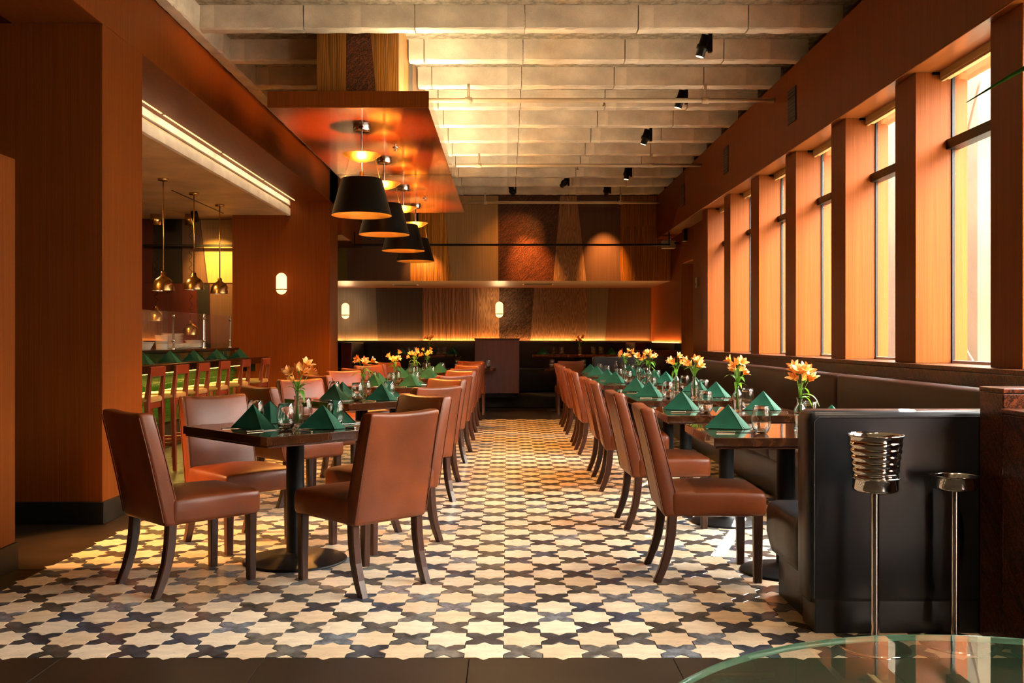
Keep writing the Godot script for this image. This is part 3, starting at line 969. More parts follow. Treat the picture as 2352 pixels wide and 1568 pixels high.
# place setting: c table centre, n towards the diner, where = words for the labels
func setting(c: Vector3, n: Vector3, depth: float, where: String, opt := {}):
	var rgt := Vector3(-(-n).z, 0, (-n).x)
	var face := atan2(n.x, n.z)
	var y := Vector3(0, TOP, 0)
	put("cloth_napkin", "napkin", "green folded napkin, " + where, "napkin", c + y + n * depth + opt.get("nap", Vector3.ZERO), face + opt.get("turn", 0.0), "napkin", "green napkins on the tables")
	put("drinking_glass", "glass", "clear stemless glass, " + where, "glass", c + y + n * (depth - 0.11) + rgt * 0.16 + opt.get("gls", Vector3.ZERO), 0.0, "clear_glass", "stemless glasses on the tables")
	var along := atan2(n.z, -n.x)
	put("table_knife", "knife", "steel table knife, " + where, "knife", c + y + n * (depth + 0.01) + rgt * 0.135 + opt.get("knf", Vector3.ZERO), along, "steel", "knives on the tables")
	put("table_fork", "fork", "steel table fork, " + where, "fork", c + y + n * (depth + 0.01) - rgt * 0.14, along, "steel", "forks on the tables")

func dining():
	P.napkin = napkin_mesh(); P.glass = glass_mesh(); P.knife = knife_mesh(); P.fork = fork_mesh()
	P.bottle = bottle_mesh(false); P.square = bottle_mesh(true)
	var blooms := [bloom_mesh(1), bloom_mesh(2), bloom_mesh(3)]
	var leaves := [leaf_mesh(0.11, 0.013, 0.8), leaf_mesh(0.09, 0.011, 0.35), leaf_mesh(0.10, 0.015, 1.1)]
	var chair := chair_proto()
	var first := true
	# diagonal tables along the left of the aisle
	var ld := [5.36, 7.80, 10.05, 12.2, 14.1]
	for i in 5:
		var c := V(-1.2, 0, ld[i])
		pedestal_table("square_table", "square dark wood table set diagonally, %s from the front" % ORD[i], c, PI * 0.25, 0.9, 0.9)
		for q in [[1, 1, "front aisle side"], [-1, 1, "front bar side"], [1, -1, "rear aisle side"], [-1, -1, "rear bar side"]]:
			var n := Vector3(q[0], 0, q[1]).normalized()
			var where: String = "%s of the %s diagonal table" % [q[2], ORD[i]]
			var at: Vector3 = c + n * (0.62 + rng_at(i * 7 + q[0] + q[1] * 3) * 0.03)
			var lab := "brown leather dining chair, " + where
			var turn := atan2(-n.x, -n.z) + rng_at(i * 5 + q[0] * 3 + q[1]) * 0.06
			if first:
				chair.position = at; chair.rotation.y = turn; chair.set_meta("label", lab); first = false
			else:
				dup(chair, "dining_chair", lab, at, turn)
			setting(c, n, 0.27, where, {"turn": -atan2(n.x, n.z) * 0.85 if q[1] > 0 else 0.6 * q[0]})
		tag(mi("bottle_vase", P.square, M.clear_glass, self, c + Vector3(0, TOP, -0.05)), "small square glass bottle on the %s diagonal table" % ORD[i], "vase", "glass bottle vases")
		bouquet("orange alstroemeria stems in the bottle on the %s diagonal table" % ORD[i], c + Vector3(0, TOP, -0.05), 31 + i * 13, blooms, leaves)
	# tables along the banquette
	var rd := [[4.71, 5.49], [6.09, 6.87], [7.55, 8.37], [8.39, 9.25], [10.1, 10.9], [10.92, 11.75], [12.3, 13.05], [13.3, 14.05]]
	for i in 8:
		var dc: float = (rd[i][0] + rd[i][1]) * 0.5
		var c := V(1.5, 0, dc)
		pedestal_table("banquette_table", "dark wood table by the banquette, %s from the front" % ORD[i], c, 0.0, 0.94, rd[i][1] - rd[i][0], 0.24)
		dup(chair, "dining_chair", "brown leather dining chair facing the banquette, %s from the front" % ORD[i], V(1.06, 0, dc + rng_at(i) * 0.04), PI * 0.5 + rng_at(i + 40) * 0.05)
		setting(V(1.5, 0, dc), Vector3(-1, 0, 0), 0.29, "aisle side of the %s banquette table" % ORD[i], {"turn": PI * 0.5, "nap": Vector3(0, 0, -0.08), "gls": Vector3(0, 0, 0.02)})
		setting(V(1.5, 0, dc), Vector3(1, 0, 0), 0.27, "bench side of the %s banquette table" % ORD[i], {"turn": -PI * 0.5, "nap": Vector3(0, 0, -0.06), "gls": Vector3(0.03, 0, -0.02)})
		tag(mi("bottle_vase", P.bottle, M.clear_glass, self, c + Vector3(0.07, TOP, 0.02)), "clear glass bottle on the %s banquette table" % ORD[i], "vase", "glass bottle vases")
		if i < 7:
			bouquet("orange alstroemeria stems in the bottle on the %s banquette table" % ORD[i], c + Vector3(0.07, TOP, 0.02), 203 + i * 17, blooms, leaves)
	# two tables in front of the platform
	for q in [[-0.6, "left of the wood panel"], [1.05, "beside the banquette end"]]:
		var c := V(q[0], 0, 16.52)
		pedestal_table("square_table", "small dark table at the far end, %s" % q[1], c, 0.0, 0.82, 0.78)
		dup(chair, "dining_chair", "brown chair with its back to the aisle, %s" % q[1], V(q[0], 0, 15.95), PI)
		for e in [-1, 1]:
			put("drinking_glass", "glass", "clear glass on the far end table %s, %s rim" % [q[1], "bar side" if e < 0 else "window side"], "glass", c + Vector3(0.27 * e, TOP, 0.1), 0.0, "clear_glass", "stemless glasses on the tables")
	# booth tables on the platform
	for q in [[-1.55, 1.3, "first"], [1.35, 1.75, "second"]]:
		var c := V(q[0], 0.2, 18.3)
		pedestal_table("booth_table", "dark booth table on the platform, %s of two" % q[2], c, 0.0, q[1], 0.7)
		for e in [-0.42, 0.42]:
			var p: Vector3 = c + Vector3(e * q[1] * 0.9, TOP, 0.1)
			put("cloth_napkin", "napkin", "green napkin on the %s booth table, %s end" % [q[2], "bar" if e < 0 else "window"], "napkin", p, 0.0, "napkin", "green napkins on the tables")
			for k in 2:
				put("drinking_glass", "glass", "glass on the %s booth table, %s end, %s" % [q[2], "bar" if e < 0 else "window", "inner" if k else "outer"], "glass", c + Vector3(e * q[1] * (0.62 - 0.2 * k), TOP, 0.14 - 0.05 * k), 0.0, "clear_glass", "stemless glasses on the tables")
		tag(mi("bottle_vase", P.bottle, M.clear_glass, self, c + Vector3(0.05, TOP, 0.1)), "glass bottle on the %s booth table" % q[2], "vase", "glass bottle vases")
		bouquet("orange flower stems in the bottle on the %s booth table" % q[2], c + Vector3(0.05, TOP, 0.1), 331 + int(q[0] * 10), blooms, leaves)

func rng_at(i: int) -> float:
	var r := RandomNumberGenerator.new()
	r.seed = 1000 + i * 77
	return r.randf_range(-1, 1)

func soft(parent, called: String, lo: Vector3, hi: Vector3, r: float, m, f = null):
	var s := begin(true)
	rbox(s, Vector3.ZERO, hi - lo, r, true, Vector3i(2, 2, 2), f)
	return mi(called, done(s), m, parent, (lo + hi) * 0.5 - parent.position)

func banquette():
	var b := thing("banquette", "long U-shaped banquette with dark brown seats along the windows", "bench", V(2.3, 0, 9.5))
	var cut := [4.16, 7.5, 10.5, 13.5, 14.95]
	for i in 4:
		var d0: float = cut[i] + 0.004
		var d1: float = cut[i + 1] - 0.004
		soft(b, "back_cushion", V(2.60, 0.42, d1), V(2.735, 0.975, d0), 0.045, M.brown_leather)
		soft(b, "seat_cushion", V(2.06, 0.3, d1), V(2.62, 0.455, d0), 0.04, M.brown_leather)
	soft(b, "base", V(2.12, 0.0, 14.95), V(2.7, 0.305, 4.16), 0.01, M.black_leather)
	# near return, its black back turned to the viewer
	soft(b, "end_back", V(1.28, 0.12, 4.2), V(2.74, 0.945, 4.02), 0.035, M.black_leather)
	soft(b, "end_base", V(1.31, 0.0, 4.2), V(2.74, 0.17, 4.026), 0.006, M.black_leather)
	soft(b, "end_seat", V(1.285, 0.2, 4.74), V(2.1, 0.455, 4.19), 0.05, M.black_leather, func(p):
		if p.y < -0.05: p.z += 0.06 * signf(-p.z) if p.z < 0 else 0.0
		return p)
	soft(b, "end_seat_base", V(1.33, 0.0, 4.64), V(2.1, 0.205, 4.19), 0.006, M.black_leather)
	for x in [1.305]:
		var s := begin()
		tube(s, [V(x, 0.15, 4.022), V(x, 0.9, 4.022), V(x + 0.02, 0.92, 4.022), V(2.7, 0.92, 4.022)], [0.0035], 5)
		mi("piping", done(s), M.black_leather, b, -b.position)
	# far return
	soft(b, "far_back", V(1.35, 0.12, 15.1), V(2.74, 0.975, 14.94), 0.04, M.black_leather)
	soft(b, "far_base", V(1.37, 0.0, 15.09), V(2.74, 0.13, 14.95), 0.006, M.black_leather)
	blk("wall_half_far", 1.95, 2.76, 0.0, 1.07, 15.16, 15.3, M.burl_dark, "low burl wood wall behind the far end of the banquette")
	# burl post and cabinet at the near end
	var p := thing("burl_post", "burl wood partition end standing beside the black banquette back", "partition", V(2.365, 0, 3.912))
	mi("panel", boxm(Vector3(0.73, 1.03, 0.19), 0.004), M.burl_dark, p, Vector3(0, 0.515, 0))
	mi("cap", boxm(Vector3(0.734, 0.02, 0.194), 0.004), M.burl_dark, p, Vector3(0, 1.041, 0))
	var cb := thing("low_cabinet", "dark burl cabinet cut by the edge of the picture", "cabinet", V(2.36, 0, 3.68))
	mi("body", boxm(Vector3(0.74, 0.9, 0.24), 0.004), M.burl_dark, cb, Vector3(0, 0.5, 0))
	mi("top", boxm(Vector3(0.75, 0.02, 0.26), 0.004), M.burl_dark, cb, Vector3(0, 0.961, 0))
	mi("plinth", boxm(Vector3(0.7, 0.05, 0.2), 0.004), M.base_black, cb, Vector3(0, 0.025, 0))

func booths():
	var y := 0.2
	var b := thing("booth_bench", "long black bench under the glowing line at the far wall", "bench", V(-0.5, y, 19.4))
	soft(b, "back", V(-5.0, 0.5, 19.72), V(3.0, 1.2, 19.5), 0.02, M.black_leather)
	soft(b, "seat", V(-5.0, 0.2, 19.55), V(3.0, 0.66, 18.95), 0.03, M.black_leather)
	mi("top_rail", boxm(Vector3(8.0, 0.022, 0.22), 0.005), M.dark_wood, b, V(-1.0, 1.212, 19.6) - b.position)
	var p := thing("booth_divider", "tall purple brown wood panel closing the end between two booths", "panel", V(-0.183, 0.2, 18.0))
	mi("end_panel", boxm(Vector3(0.8, 0.96, 0.06), 0.006), M.purple_wood, p, V(0, 0.56, -1.0))
	mi("cap", boxm(Vector3(0.82, 0.03, 0.2), 0.008), M.dark_wood, p, V(0, 1.055, -0.95))
	soft(p, "bench_back", V(-0.55, 0.2, 18.93), V(0.19, 1.2, 17.04), 0.03, M.black_leather)
	for q in [[-2.95, "at the pier side"], [2.45, "at the window side"]]:
		var e := thing("booth_end", "dark booth end bench on the platform %s" % q[1], "bench", V(q[0], 0.2, 18.2))
		soft(e, "back", V(q[0] - 0.09, 0.2, 18.93), V(q[0] + 0.09, 1.19, 17.4), 0.03, M.black_leather)
		mi("end_panel", boxm(Vector3(0.2, 0.98, 0.04), 0.006), M.red_wood, e, V(0, 0.5, -0.83))

func bar():
	var b := thing("bar_counter", "bar counter faced with glossy green tiles", "counter", V(-4.3, 0, 10.5))
	var off: Vector3 = -b.position
	mi("body", boxm(Vector3(0.78, 1.095, 6.2), 0.004), M.black_panel, b, V(-4.3, 0.55, 10.46) + off)
	mi("worktop", boxm(Vector3(0.86, 0.035, 6.26), 0.006), M.black_stone, b, V(-4.28, 1.115, 10.46) + off)
	mi("ledge", boxm(Vector3(0.32, 0.09, 6.9), 0.008), M.black_stone, b, V(-3.75, 0.945, 10.8) + off)
	var tl := boxm(Vector3(0.012, 0.072, 0.177), 0.003)
	for r in 8:
		for c in 33:
			mi("wall_tile", tl, M.green_tile, b, V(-3.903, 0.865 - 0.075 * r, 7.7 + 0.18 * c + (0.09 if r % 2 else 0.0)) + off)
	var tr := boxm(Vector3(0.012, 0.1, 0.177), 0.003)
	for c in 33:
		mi("wall_tile", tr, M.green_tile, b, V(-3.903, 1.043, 7.7 + 0.18 * c) + off)
	mi("bracket", boxm(Vector3(0.2, 0.12, 0.03), 0.004), M.black_metal, b, V(-3.8, 0.84, 13.9) + off)
	# LED line under the ledge
	for k in 4:
		var d := 8.2 + 1.5 * k
		tag(mi("led_strip", boxm(Vector3(0.014, 0.008, 1.44), 0.002), M.led_green, self, V(-3.66, 0.894, d)), "yellow LED line under the bar ledge, %s length" % ORD[k], "light", "LED lines under the bar")
		area("led_strip_light", V(-3.67, 0.885, d), V(-3.67, 0.1, d), Color(1.0, 0.84, 0.40), 1.4, Vector2(0.02, 1.4))
	# sneeze guard
	for k in 5:
		var d := 9.02 + 1.16 * k
		var g := thing("glass_guard", "clear glass guard panel with steel post on the bar, %s from the front" % ORD[k], "screen", V(-4.0, 1.133, d), 0.0, "glass guards on the bar")
		mi("pane", boxm(Vector3(0.008, 0.38, 1.09), 0.001), M.drink_glass, g, Vector3(0, 0.255, 0.58))
		var s := begin(true)
		lathe(s, [Vector2(0.03, 0.0), Vector2(0.03, 0.012), Vector2(0.013, 0.016), Vector2(0.013, 0.45), Vector2(0.0, 0.452)], 12)
		for y in [0.1, 0.4]:
			lathe(s, [Vector2(0.013, y - 0.02), Vector2(0.022, y - 0.012), Vector2(0.022, y + 0.012), Vector2(0.013, y + 0.02)], 12)
		mi("post", done(s), M.chrome, g)
	# plates stacked on the worktop
	var s := begin(true)
	lathe(s, [Vector2(0, 0.0), Vector2(0.075, 0.0), Vector2(0.08, 0.004), Vector2(0.13, 0.014), Vector2(0.131, 0.018), Vector2(0.078, 0.009), Vector2(0, 0.007)], 24)
	var plate := done(s)
	var st := 0
	for q in [[-4.3, 10.35, 12, 1.0], [-4.25, 10.75, 8, 0.9], [-4.3, 12.15, 14, 1.05], [-4.32, 13.05, 9, 0.9], [-4.3, 12.62, 6, 0.8]]:
		st += 1
		for k in q[2]:
			var o := mi("dinner_plate", plate, M.porcelain, self, V(q[0] + rng_at(k + st * 20) * 0.008, 1.1335 + 0.0125 * k * q[3], q[1]))
			o.scale = Vector3.ONE * q[3]
			tag(o, "white plate in the %s stack from the front on the bar" % ORD[st - 1], "plate", "plates stacked on the bar")
	var can := begin(true)
	lathe(can, [Vector2(0, 0.0), Vector2(0.065, 0.0), Vector2(0.068, 0.004), Vector2(0.078, 0.155), Vector2(0.082, 0.158), Vector2(0.082, 0.165), Vector2(0.074, 0.165), Vector2(0.066, 0.01), Vector2(0, 0.01)], 24)
	tag(mi("crock", done(can), M.porcelain, self, V(-4.24, 1.1335, 11.62)), "white crock between plate stacks on the bar", "pot")
	for q in [[-4.22, 11.05, 0.0], [-4.44, 11.22, 0.5]]:
		var bs := begin(true)
		lathe(bs, [Vector2(0, 0.0), Vector2(0.05, 0.0), Vector2(0.06, 0.01), Vector2(0.095, 0.08), Vector2(0.1, 0.085), Vector2(0.092, 0.083), Vector2(0.055, 0.014), Vector2(0, 0.01)], 20)
		tag(mi("bowl", done(bs), M.porcelain, self, V(q[0], 1.1335, q[1])), "white bowl on the bar %s the glass post" % ("just before" if q[2] == 0.0 else "farther back behind"), "bowl")
	# napkins and cutlery on the ledge
	var dl := [8.75, 9.5, 10.3, 11.1, 12.0, 13.05]
	for k in 6:
		put("cloth_napkin", "napkin", "green napkin on the bar ledge at the %s stool from the front" % ORD[k], "napkin", V(-3.76, 0.99, dl[k] + 0.25), 0.25, "napkin", "green napkins on the bar")
		put("table_knife", "knife", "steel knife on the bar ledge at the %s stool from the front" % ORD[k], "knife", V(-3.68, 0.99, dl[k] + 0.08), 0.2, "steel", "knives on the bar")
	# stools
	var t := thing("bar_stool", "dark wood bar stool with pale lit seat, first from the front", "stool", V(-3.36, 0, 8.55), -PI * 0.5, "bar stools")
	soft(t, "seat", Vector3(-0.19, 0.68, -0.19) + t.position, Vector3(0.19, 0.735, 0.19) + t.position, 0.02, M.seat_tan)
	for x in [-0.165, 0.165]:
		mi("leg", leg_mesh([Vector3(x, 0.69, 0.16), Vector3(x * 1.05, 0, 0.18)], [0.018, 0.015]), M.stool_wood, t)
		mi("leg", leg_mesh([Vector3(x, 1.0, -0.2), Vector3(x, 0.7, -0.17), Vector3(x * 1.05, 0, -0.19)], [0.014, 0.024, 0.016]), M.stool_wood, t)
		mi("footrest", boxm(Vector3(0.02, 0.03, 0.34), 0.004), M.stool_wood, t, Vector3(x * 1.03, 0.25, 0))
	mi("footrest", boxm(Vector3(0.33, 0.03, 0.02), 0.004), M.stool_wood, t, Vector3(0, 0.2, 0.175))
	mi("top_rail", boxm(Vector3(0.36, 0.09, 0.022), 0.006), M.stool_wood, t, Vector3(0, 0.96, -0.198))
	mi("apron", boxm(Vector3(0.34, 0.05, 0.02), 0.004), M.stool_wood, t, Vector3(0, 0.655, -0.17))
	var sd := [8.55, 9.2, 9.86, 10.6, 11.45, 12.4]
	for k in range(1, 6):
		dup(t, "bar_stool", "dark wood bar stool with slim back posts, %s from the front" % ORD[k], V(-3.36, 0, sd[k]), -PI * 0.5)

# ---------------------------------------------------------------- lamps
func pendants():
	var xl := -1.31
	var hs := 3.155
	# canopy and the veneer box that carries it
	var cn := thing("wood_canopy", "glossy orange wood canopy slab hung below the ceiling", "canopy", V(xl, hs, 7.8))
	mi("slab", boxm(Vector3(1.326, 0.137, 3.17), 0.003), M.gloss_wood, cn, V(0, 0.0685, 1.585))
	mi("front_board", boxm(Vector3(1.33, 0.139, 0.012), 0.002), M.wood, cn, V(0, 0.0695, -0.004))
	mi("slab", boxm(Vector3(1.326, 0.137, 3.29), 0.003), M.gloss_wood, cn, V(0, 0.0685, 4.835))
	var bw := thing("veneer_box", "tall box of striped zebrawood and burl panels above the canopy", "bulkhead", V(xl, 3.292, 8.3))
	mi("core", boxm(Vector3(0.68, 0.79, 5.2), 0.002), M.dark_wood, bw, V(0, 0.395, 2.62))
	var pn := [[-0.36, -0.10, -0.36, -0.10, "zebra_dark"], [-0.10, 0.10, -0.10, 0.17, "burl_dark"], [0.10, 0.36, 0.17, 0.36, "zebra_dark"]]
	for p in pn:
		var s := begin()
		prism(s, [Vector2(p[2], 0), Vector2(p[3] - 0.003, 0), Vector2(p[1] - 0.003, 0.8), Vector2(p[0], 0.8)], 0.0, 0.012)
		mi("panel", done(s), M[p[4]], bw, Vector3(0, 0, -0.012))
	for k in 13:
		mi("panel", boxm(Vector3(0.012, 0.8, 0.39), 0.002), M[["beige_veneer", "zebra", "slate_veneer", "oak_veneer", "zebra_dark"][k % 5]], bw, V(0.354, 0.4, 0.21 + 0.395 * k))
		mi("panel", boxm(Vector3(0.012, 0.8, 0.39), 0.002), M[["zebra", "slate_veneer", "oak_veneer"][k % 3]], bw, V(-0.354, 0.4, 0.21 + 0.395 * k))
	for k in 4:
		var d := 0.85 + 1.55 * k
		tag(mi("led_strip", boxm(Vector3(0.03, 0.012, 1.45), 0.003), M.panel_lamp, self, V(-0.76, 3.299, 7.8 + d)), "warm uplight strip lying on top of the canopy, %s length" % ORD[k], "light", "uplight strips on the canopy")
		area("led_strip_light", V(-0.76, 3.308, 7.8 + d), V(-0.76, 4.0, 7.8 + d), Color(1.0, 0.88, 0.70), 1.7, Vector2(0.03, 1.45))
	for q in [[-0.02, 9.2, "first"], [0.09, 12.6, "second"]]:
		var sp := thing("canopy_sprinkler", "small chrome sprinkler under the canopy, %s from the front" % q[2], "sprinkler", V(xl + 0.2, hs, q[1] + 0.2))
		var s := begin(true)
		lathe(s, [Vector2(0.03, 0.0), Vector2(0.03, -0.006), Vector2(0.008, -0.01), Vector2(0.008, -0.03), Vector2(0.022, -0.034), Vector2(0.0, -0.036)], 12)
		mi("head", done(s), M.chrome, sp)
	var ds := [8.52, 10.08, 11.93, 13.53]
	var src: Node3D
	for i in 4:
		var lab := "black pendant lamp with golden inside and brass dish, %s of the row" % ORD[i]
		var at := V(xl, hs, ds[i])
		if i == 0:
			src = thing("pendant_lamp", lab, "lamp", at, 0.0, "pendant lamps under the canopy")
			var s := begin(true)
			lathe(s, [Vector2(0, -0.035), Vector2(0.074, -0.035), Vector2(0.078, -0.03), Vector2(0.078, 0.0)], 28)
			mi("ceiling_plate", done(s), M.chrome, src)
			s = begin(true)
			tube(s, [Vector3(0, -0.03, 0), Vector3(0, -0.42, 0)], [0.007], 8)
			mi("rod", done(s), M.chrome, src)
			s = begin(true)
			lathe(s, [Vector2(0, -0.312), Vector2(0.05, -0.308), Vector2(0.11, -0.288), Vector2(0.175, -0.245), Vector2(0.177, -0.243), Vector2(0.11, -0.284), Vector2(0.05, -0.304), Vector2(0, -0.308)], 36)
			mi("dish", done(s), M.gold, src)
			for k in 3:
				var a := TAU * k / 3.0 + 0.3
				s = begin(true)
				tube(s, [Vector3(cos(a) * 0.13, -0.275, sin(a) * 0.13), Vector3(cos(a) * 0.178, -0.47, sin(a) * 0.178)], [0.002], 4)
				mi("wire", done(s), M.brass, src)
			s = begin(true)
			lathe(s, [Vector2(0.27, -0.792), Vector2(0.182, -0.465)], 48)
			var sh := mi("shade", done(s), M.black_shade, src)
			s = begin(true)
			lathe(s, [Vector2(0.1795, -0.465), Vector2(0.2675, -0.792)], 48)
			lathe(s, [Vector2(0.2675, -0.792), Vector2(0.27, -0.792)], 48)
			mi("shade_lining", done(s), M.gold, sh)
			s = begin(true)
			tube(s, [Vector3(0, -0.40, 0), Vector3(0, -0.56, 0)], [0.018], 10)
			var so := mi("socket", done(s), M.brass, src)
			s = begin(true)
			lathe(s, [Vector2(0, -0.66), Vector2(0.03, -0.65), Vector2(0.045, -0.61), Vector2(0.03, -0.57), Vector2(0, -0.555)], 16)
			mi("bulb", done(s), M.warm_bulb, so)
		else:
			dup(src, "pendant_lamp", lab, at)
		omni("pendant_light", at + Vector3(0, -0.61, 0), Color(1.0, 0.68, 0.33), 6.0, 0.04)

func sconces():
	for q in [[-3.47, 2.105, 14.63, "on the wood pier beside the bar"], [-3.38, 1.844, 19.856, "on the far wall close to the pier"], [-0.165, 1.87, 19.856, "in the middle of the far wall"]]:
		var t := thing("wall_sconce", "glowing pill-shaped wall sconce with brass band " + q[3], "lamp", V(q[0], q[1], q[2]), 0.0, "pill wall sconces")
		var pill := func(r: float, h: float, dz: float, y0: float, y1: float) -> ArrayMesh:
			var s := begin(true)
			var pts := []
			for k in 25:
				var a := PI * k / 24.0
				pts.append(Vector2(r * sin(a), -cos(a) * r + (h if a > PI * 0.5 else -h)))
			pts = pts.filter(func(p): return p.y >= y0 and p.y <= y1)
			lathe(s, pts, 24)
			return done(s)
		mi("shade", pill.call(0.08, 0.085, 0, -0.2, 0.2), M.sconce_glow, t, Vector3(0, 0, 0.085))
		var rs := begin(true)
		lathe(rs, [Vector2(0.0805, -0.098), Vector2(0.0835, -0.096), Vector2(0.0835, -0.082), Vector2(0.0805, -0.08)], 24)
		mi("band", done(rs), M.brass, t, Vector3(0, 0, 0.085))
		mi("back_plate", boxm(Vector3(0.1, 0.26, 0.012), 0.005), M.brass, t, Vector3(0, 0, 0.006))
		omni("sconce_light", V(q[0], q[1] + 0.03, q[2]) + Vector3(0, 0, 0.085), Color(1.0, 0.80, 0.56), 0.5 if q[2] > 18.0 else 0.1, 0.06)

func led_line():
	for k in 5:
		var x := -4.2 + 1.6 * k
		tag(mi("led_strip", boxm(Vector3(1.56, 0.01, 0.012), 0.002), M.led, self, V(x, 1.19, 19.83)), "warm LED strip behind the booth bench, %s length from the pier" % ORD[k], "light", "LED strips on the far wall")
		area("led_strip_light", V(x, 1.197, 19.83), V(x, 1.9, 19.84), Color(1.0, 0.66, 0.33), 1.6, Vector2(1.55, 0.012))
	tag(mi("led_strip", boxm(Vector3(0.012, 0.01, 3.3), 0.002), M.led, self, V(2.99, 1.19, 18.1)), "warm LED strip on the side wall past the doorway", "light", "LED strips on the far wall")
	area("led_strip_light", V(2.99, 1.197, 18.1), V(2.995, 1.8, 18.1), Color(1.0, 0.66, 0.33), 1.6, Vector2(0.012, 3.2))
	blk("trim_30", 2.9, 3.02, 1.0, 1.18, 16.4, 19.6, M.black_panel, "dark ledge hiding the side light strip")

func spots():
	# position, aim (or none when off), words
	var list := [
		[V(1.85, 3.93, 2.25), V(0.6, 0.0, 3.9), "fourth row, before the picture", 3.2], [V(1.85, 3.93, 4.55), V(0.2, 0.0, 5.4), "third row, before the picture", 3.2], [V(1.85, 3.93, 6.55), V(0.3, 0.0, 7.2), "second row, before the picture", 3.0],
		[V(1.79, 3.93, 8.65), V(0.6, 0.0, 9.3), "first", 1.0], [V(1.94, 3.94, 10.6), V(0.8, 0.0, 11.3), "second", 0.6], [V(1.80, 3.88, 12.3), V(0.6, 0.0, 12.9), "third", 0.5],
		[V(1.91, 3.90, 15.1), V(1.5, 0.0, 15.3), "fourth", 1.5], [V(0.97, 3.90, 16.0), V(0.1, 3.0, 17.5), "fifth", 3.0], [V(1.75, 3.88, 16.7), V(1.80, 2.6, 17.5), "sixth", 12.0], [V(0.08, 3.88, 16.7), V(0.46, 2.5, 17.5), "seventh", 11.0],
		[V(-1.6, 3.0, 16.2), V(-1.55, 2.4, 17.5), "eighth, behind the canopy", 4.0]]
	for q in list:
		var dir: Vector3 = (q[1] - q[0]).normalized()
		var t := thing("track_spotlight", "black cylinder spotlight under the ceiling beams, %s along the room" % q[2], "spotlight", q[0], 0.0, "ceiling spotlights")
		var s := begin(true)
		var a: Vector3 = dir * -0.1
		tube(s, [a, a + dir * 0.005, a + dir * 0.09, a + dir * 0.1, a + dir * 0.135, a + dir * 0.14, a + dir * 0.2], [0.02, 0.045, 0.045, 0.056, 0.056, 0.042, 0.042], 16)
		mi("housing", done(s), M.black_metal, t)
		s = begin(true)
		tube(s, [a + dir * 0.2, a + dir * 0.202], [0.036, 0.034], 16)
		mi("lens", done(s), M.spot_lens if q[3] > 0 else M.grey_plastic, t)
		mi("bracket", boxm(Vector3(0.035, 4.1 - q[0].y + 0.06, 0.05), 0.004), M.black_metal, t, Vector3(0.065, (4.1 - q[0].y - 0.06) * 0.5, 0))
		if q[3] > 0:
			spot("spot_light", q[0] + dir * 0.11, q[1], Color(1.0, 0.66, 0.32) if q[1].y > 0.1 else Color(1.0, 0.86, 0.68), q[3], 21.0 if q[1].y > 0.1 else 40.0, 0.035 if q[1].y > 0.1 else 0.06)

func bell(called: String, label: String, at: Vector3, hang: float, coil: bool):
	var t := thing(called, label, "lamp", at, 0.0, "brass heat lamps over the bar")
	var s := begin(true)
	lathe(s, [Vector2(0.13, 0.0), Vector2(0.129, 0.02), Vector2(0.124, 0.06), Vector2(0.112, 0.1), Vector2(0.09, 0.135), Vector2(0.06, 0.158), Vector2(0.04, 0.167), Vector2(0.04, 0.178), Vector2(0.03, 0.18), Vector2(0.03, 0.215), Vector2(0.022, 0.225), Vector2(0.008, 0.228)], 28)
	mi("shade", done(s), M.brass, t)
	s = begin(true)
	lathe(s, [Vector2(0.0, 0.155), Vector2(0.058, 0.15), Vector2(0.087, 0.13), Vector2(0.109, 0.098), Vector2(0.121, 0.058), Vector2(0.126, 0.002)], 28)
	mi("lining", done(s), M.steel, t)
	s = begin(true)
	if coil:
		var pts := []
		for k in 97:
			var a := k / 96.0
			var r := 0.022 if a > 0.05 else 0.0
			pts.append(Vector3(cos(a * 75.0) * r, 0.22 + hang * a, sin(a * 75.0) * r))
		tube(s, pts, [0.004], 4)
		mi("coiled_cord", done(s), M.black_metal, t)
		s = begin(true)
		lathe(s, [Vector2(0, 0.2 + hang - 0.0), Vector2(0.082, 0.2 + hang), Vector2(0.082, 0.36 + hang), Vector2(0, 0.36 + hang)], 24)
		mi("reel_housing", done(s), M.brass, t)
	else:
		tube(s, [Vector3(0, 0.22, 0), Vector3(0, 0.22 + hang, 0)], [0.009], 8)
		mi("rod", done(s), M.brass, t)
		s = begin(true)
		lathe(s, [Vector2(0, 0.2 + hang), Vector2(0.06, 0.2 + hang), Vector2(0.064, 0.205 + hang), Vector2(0.064, 0.225 + hang), Vector2(0, 0.225 + hang)], 24)
		mi("ceiling_plate", done(s), M.brass, t)
	return t

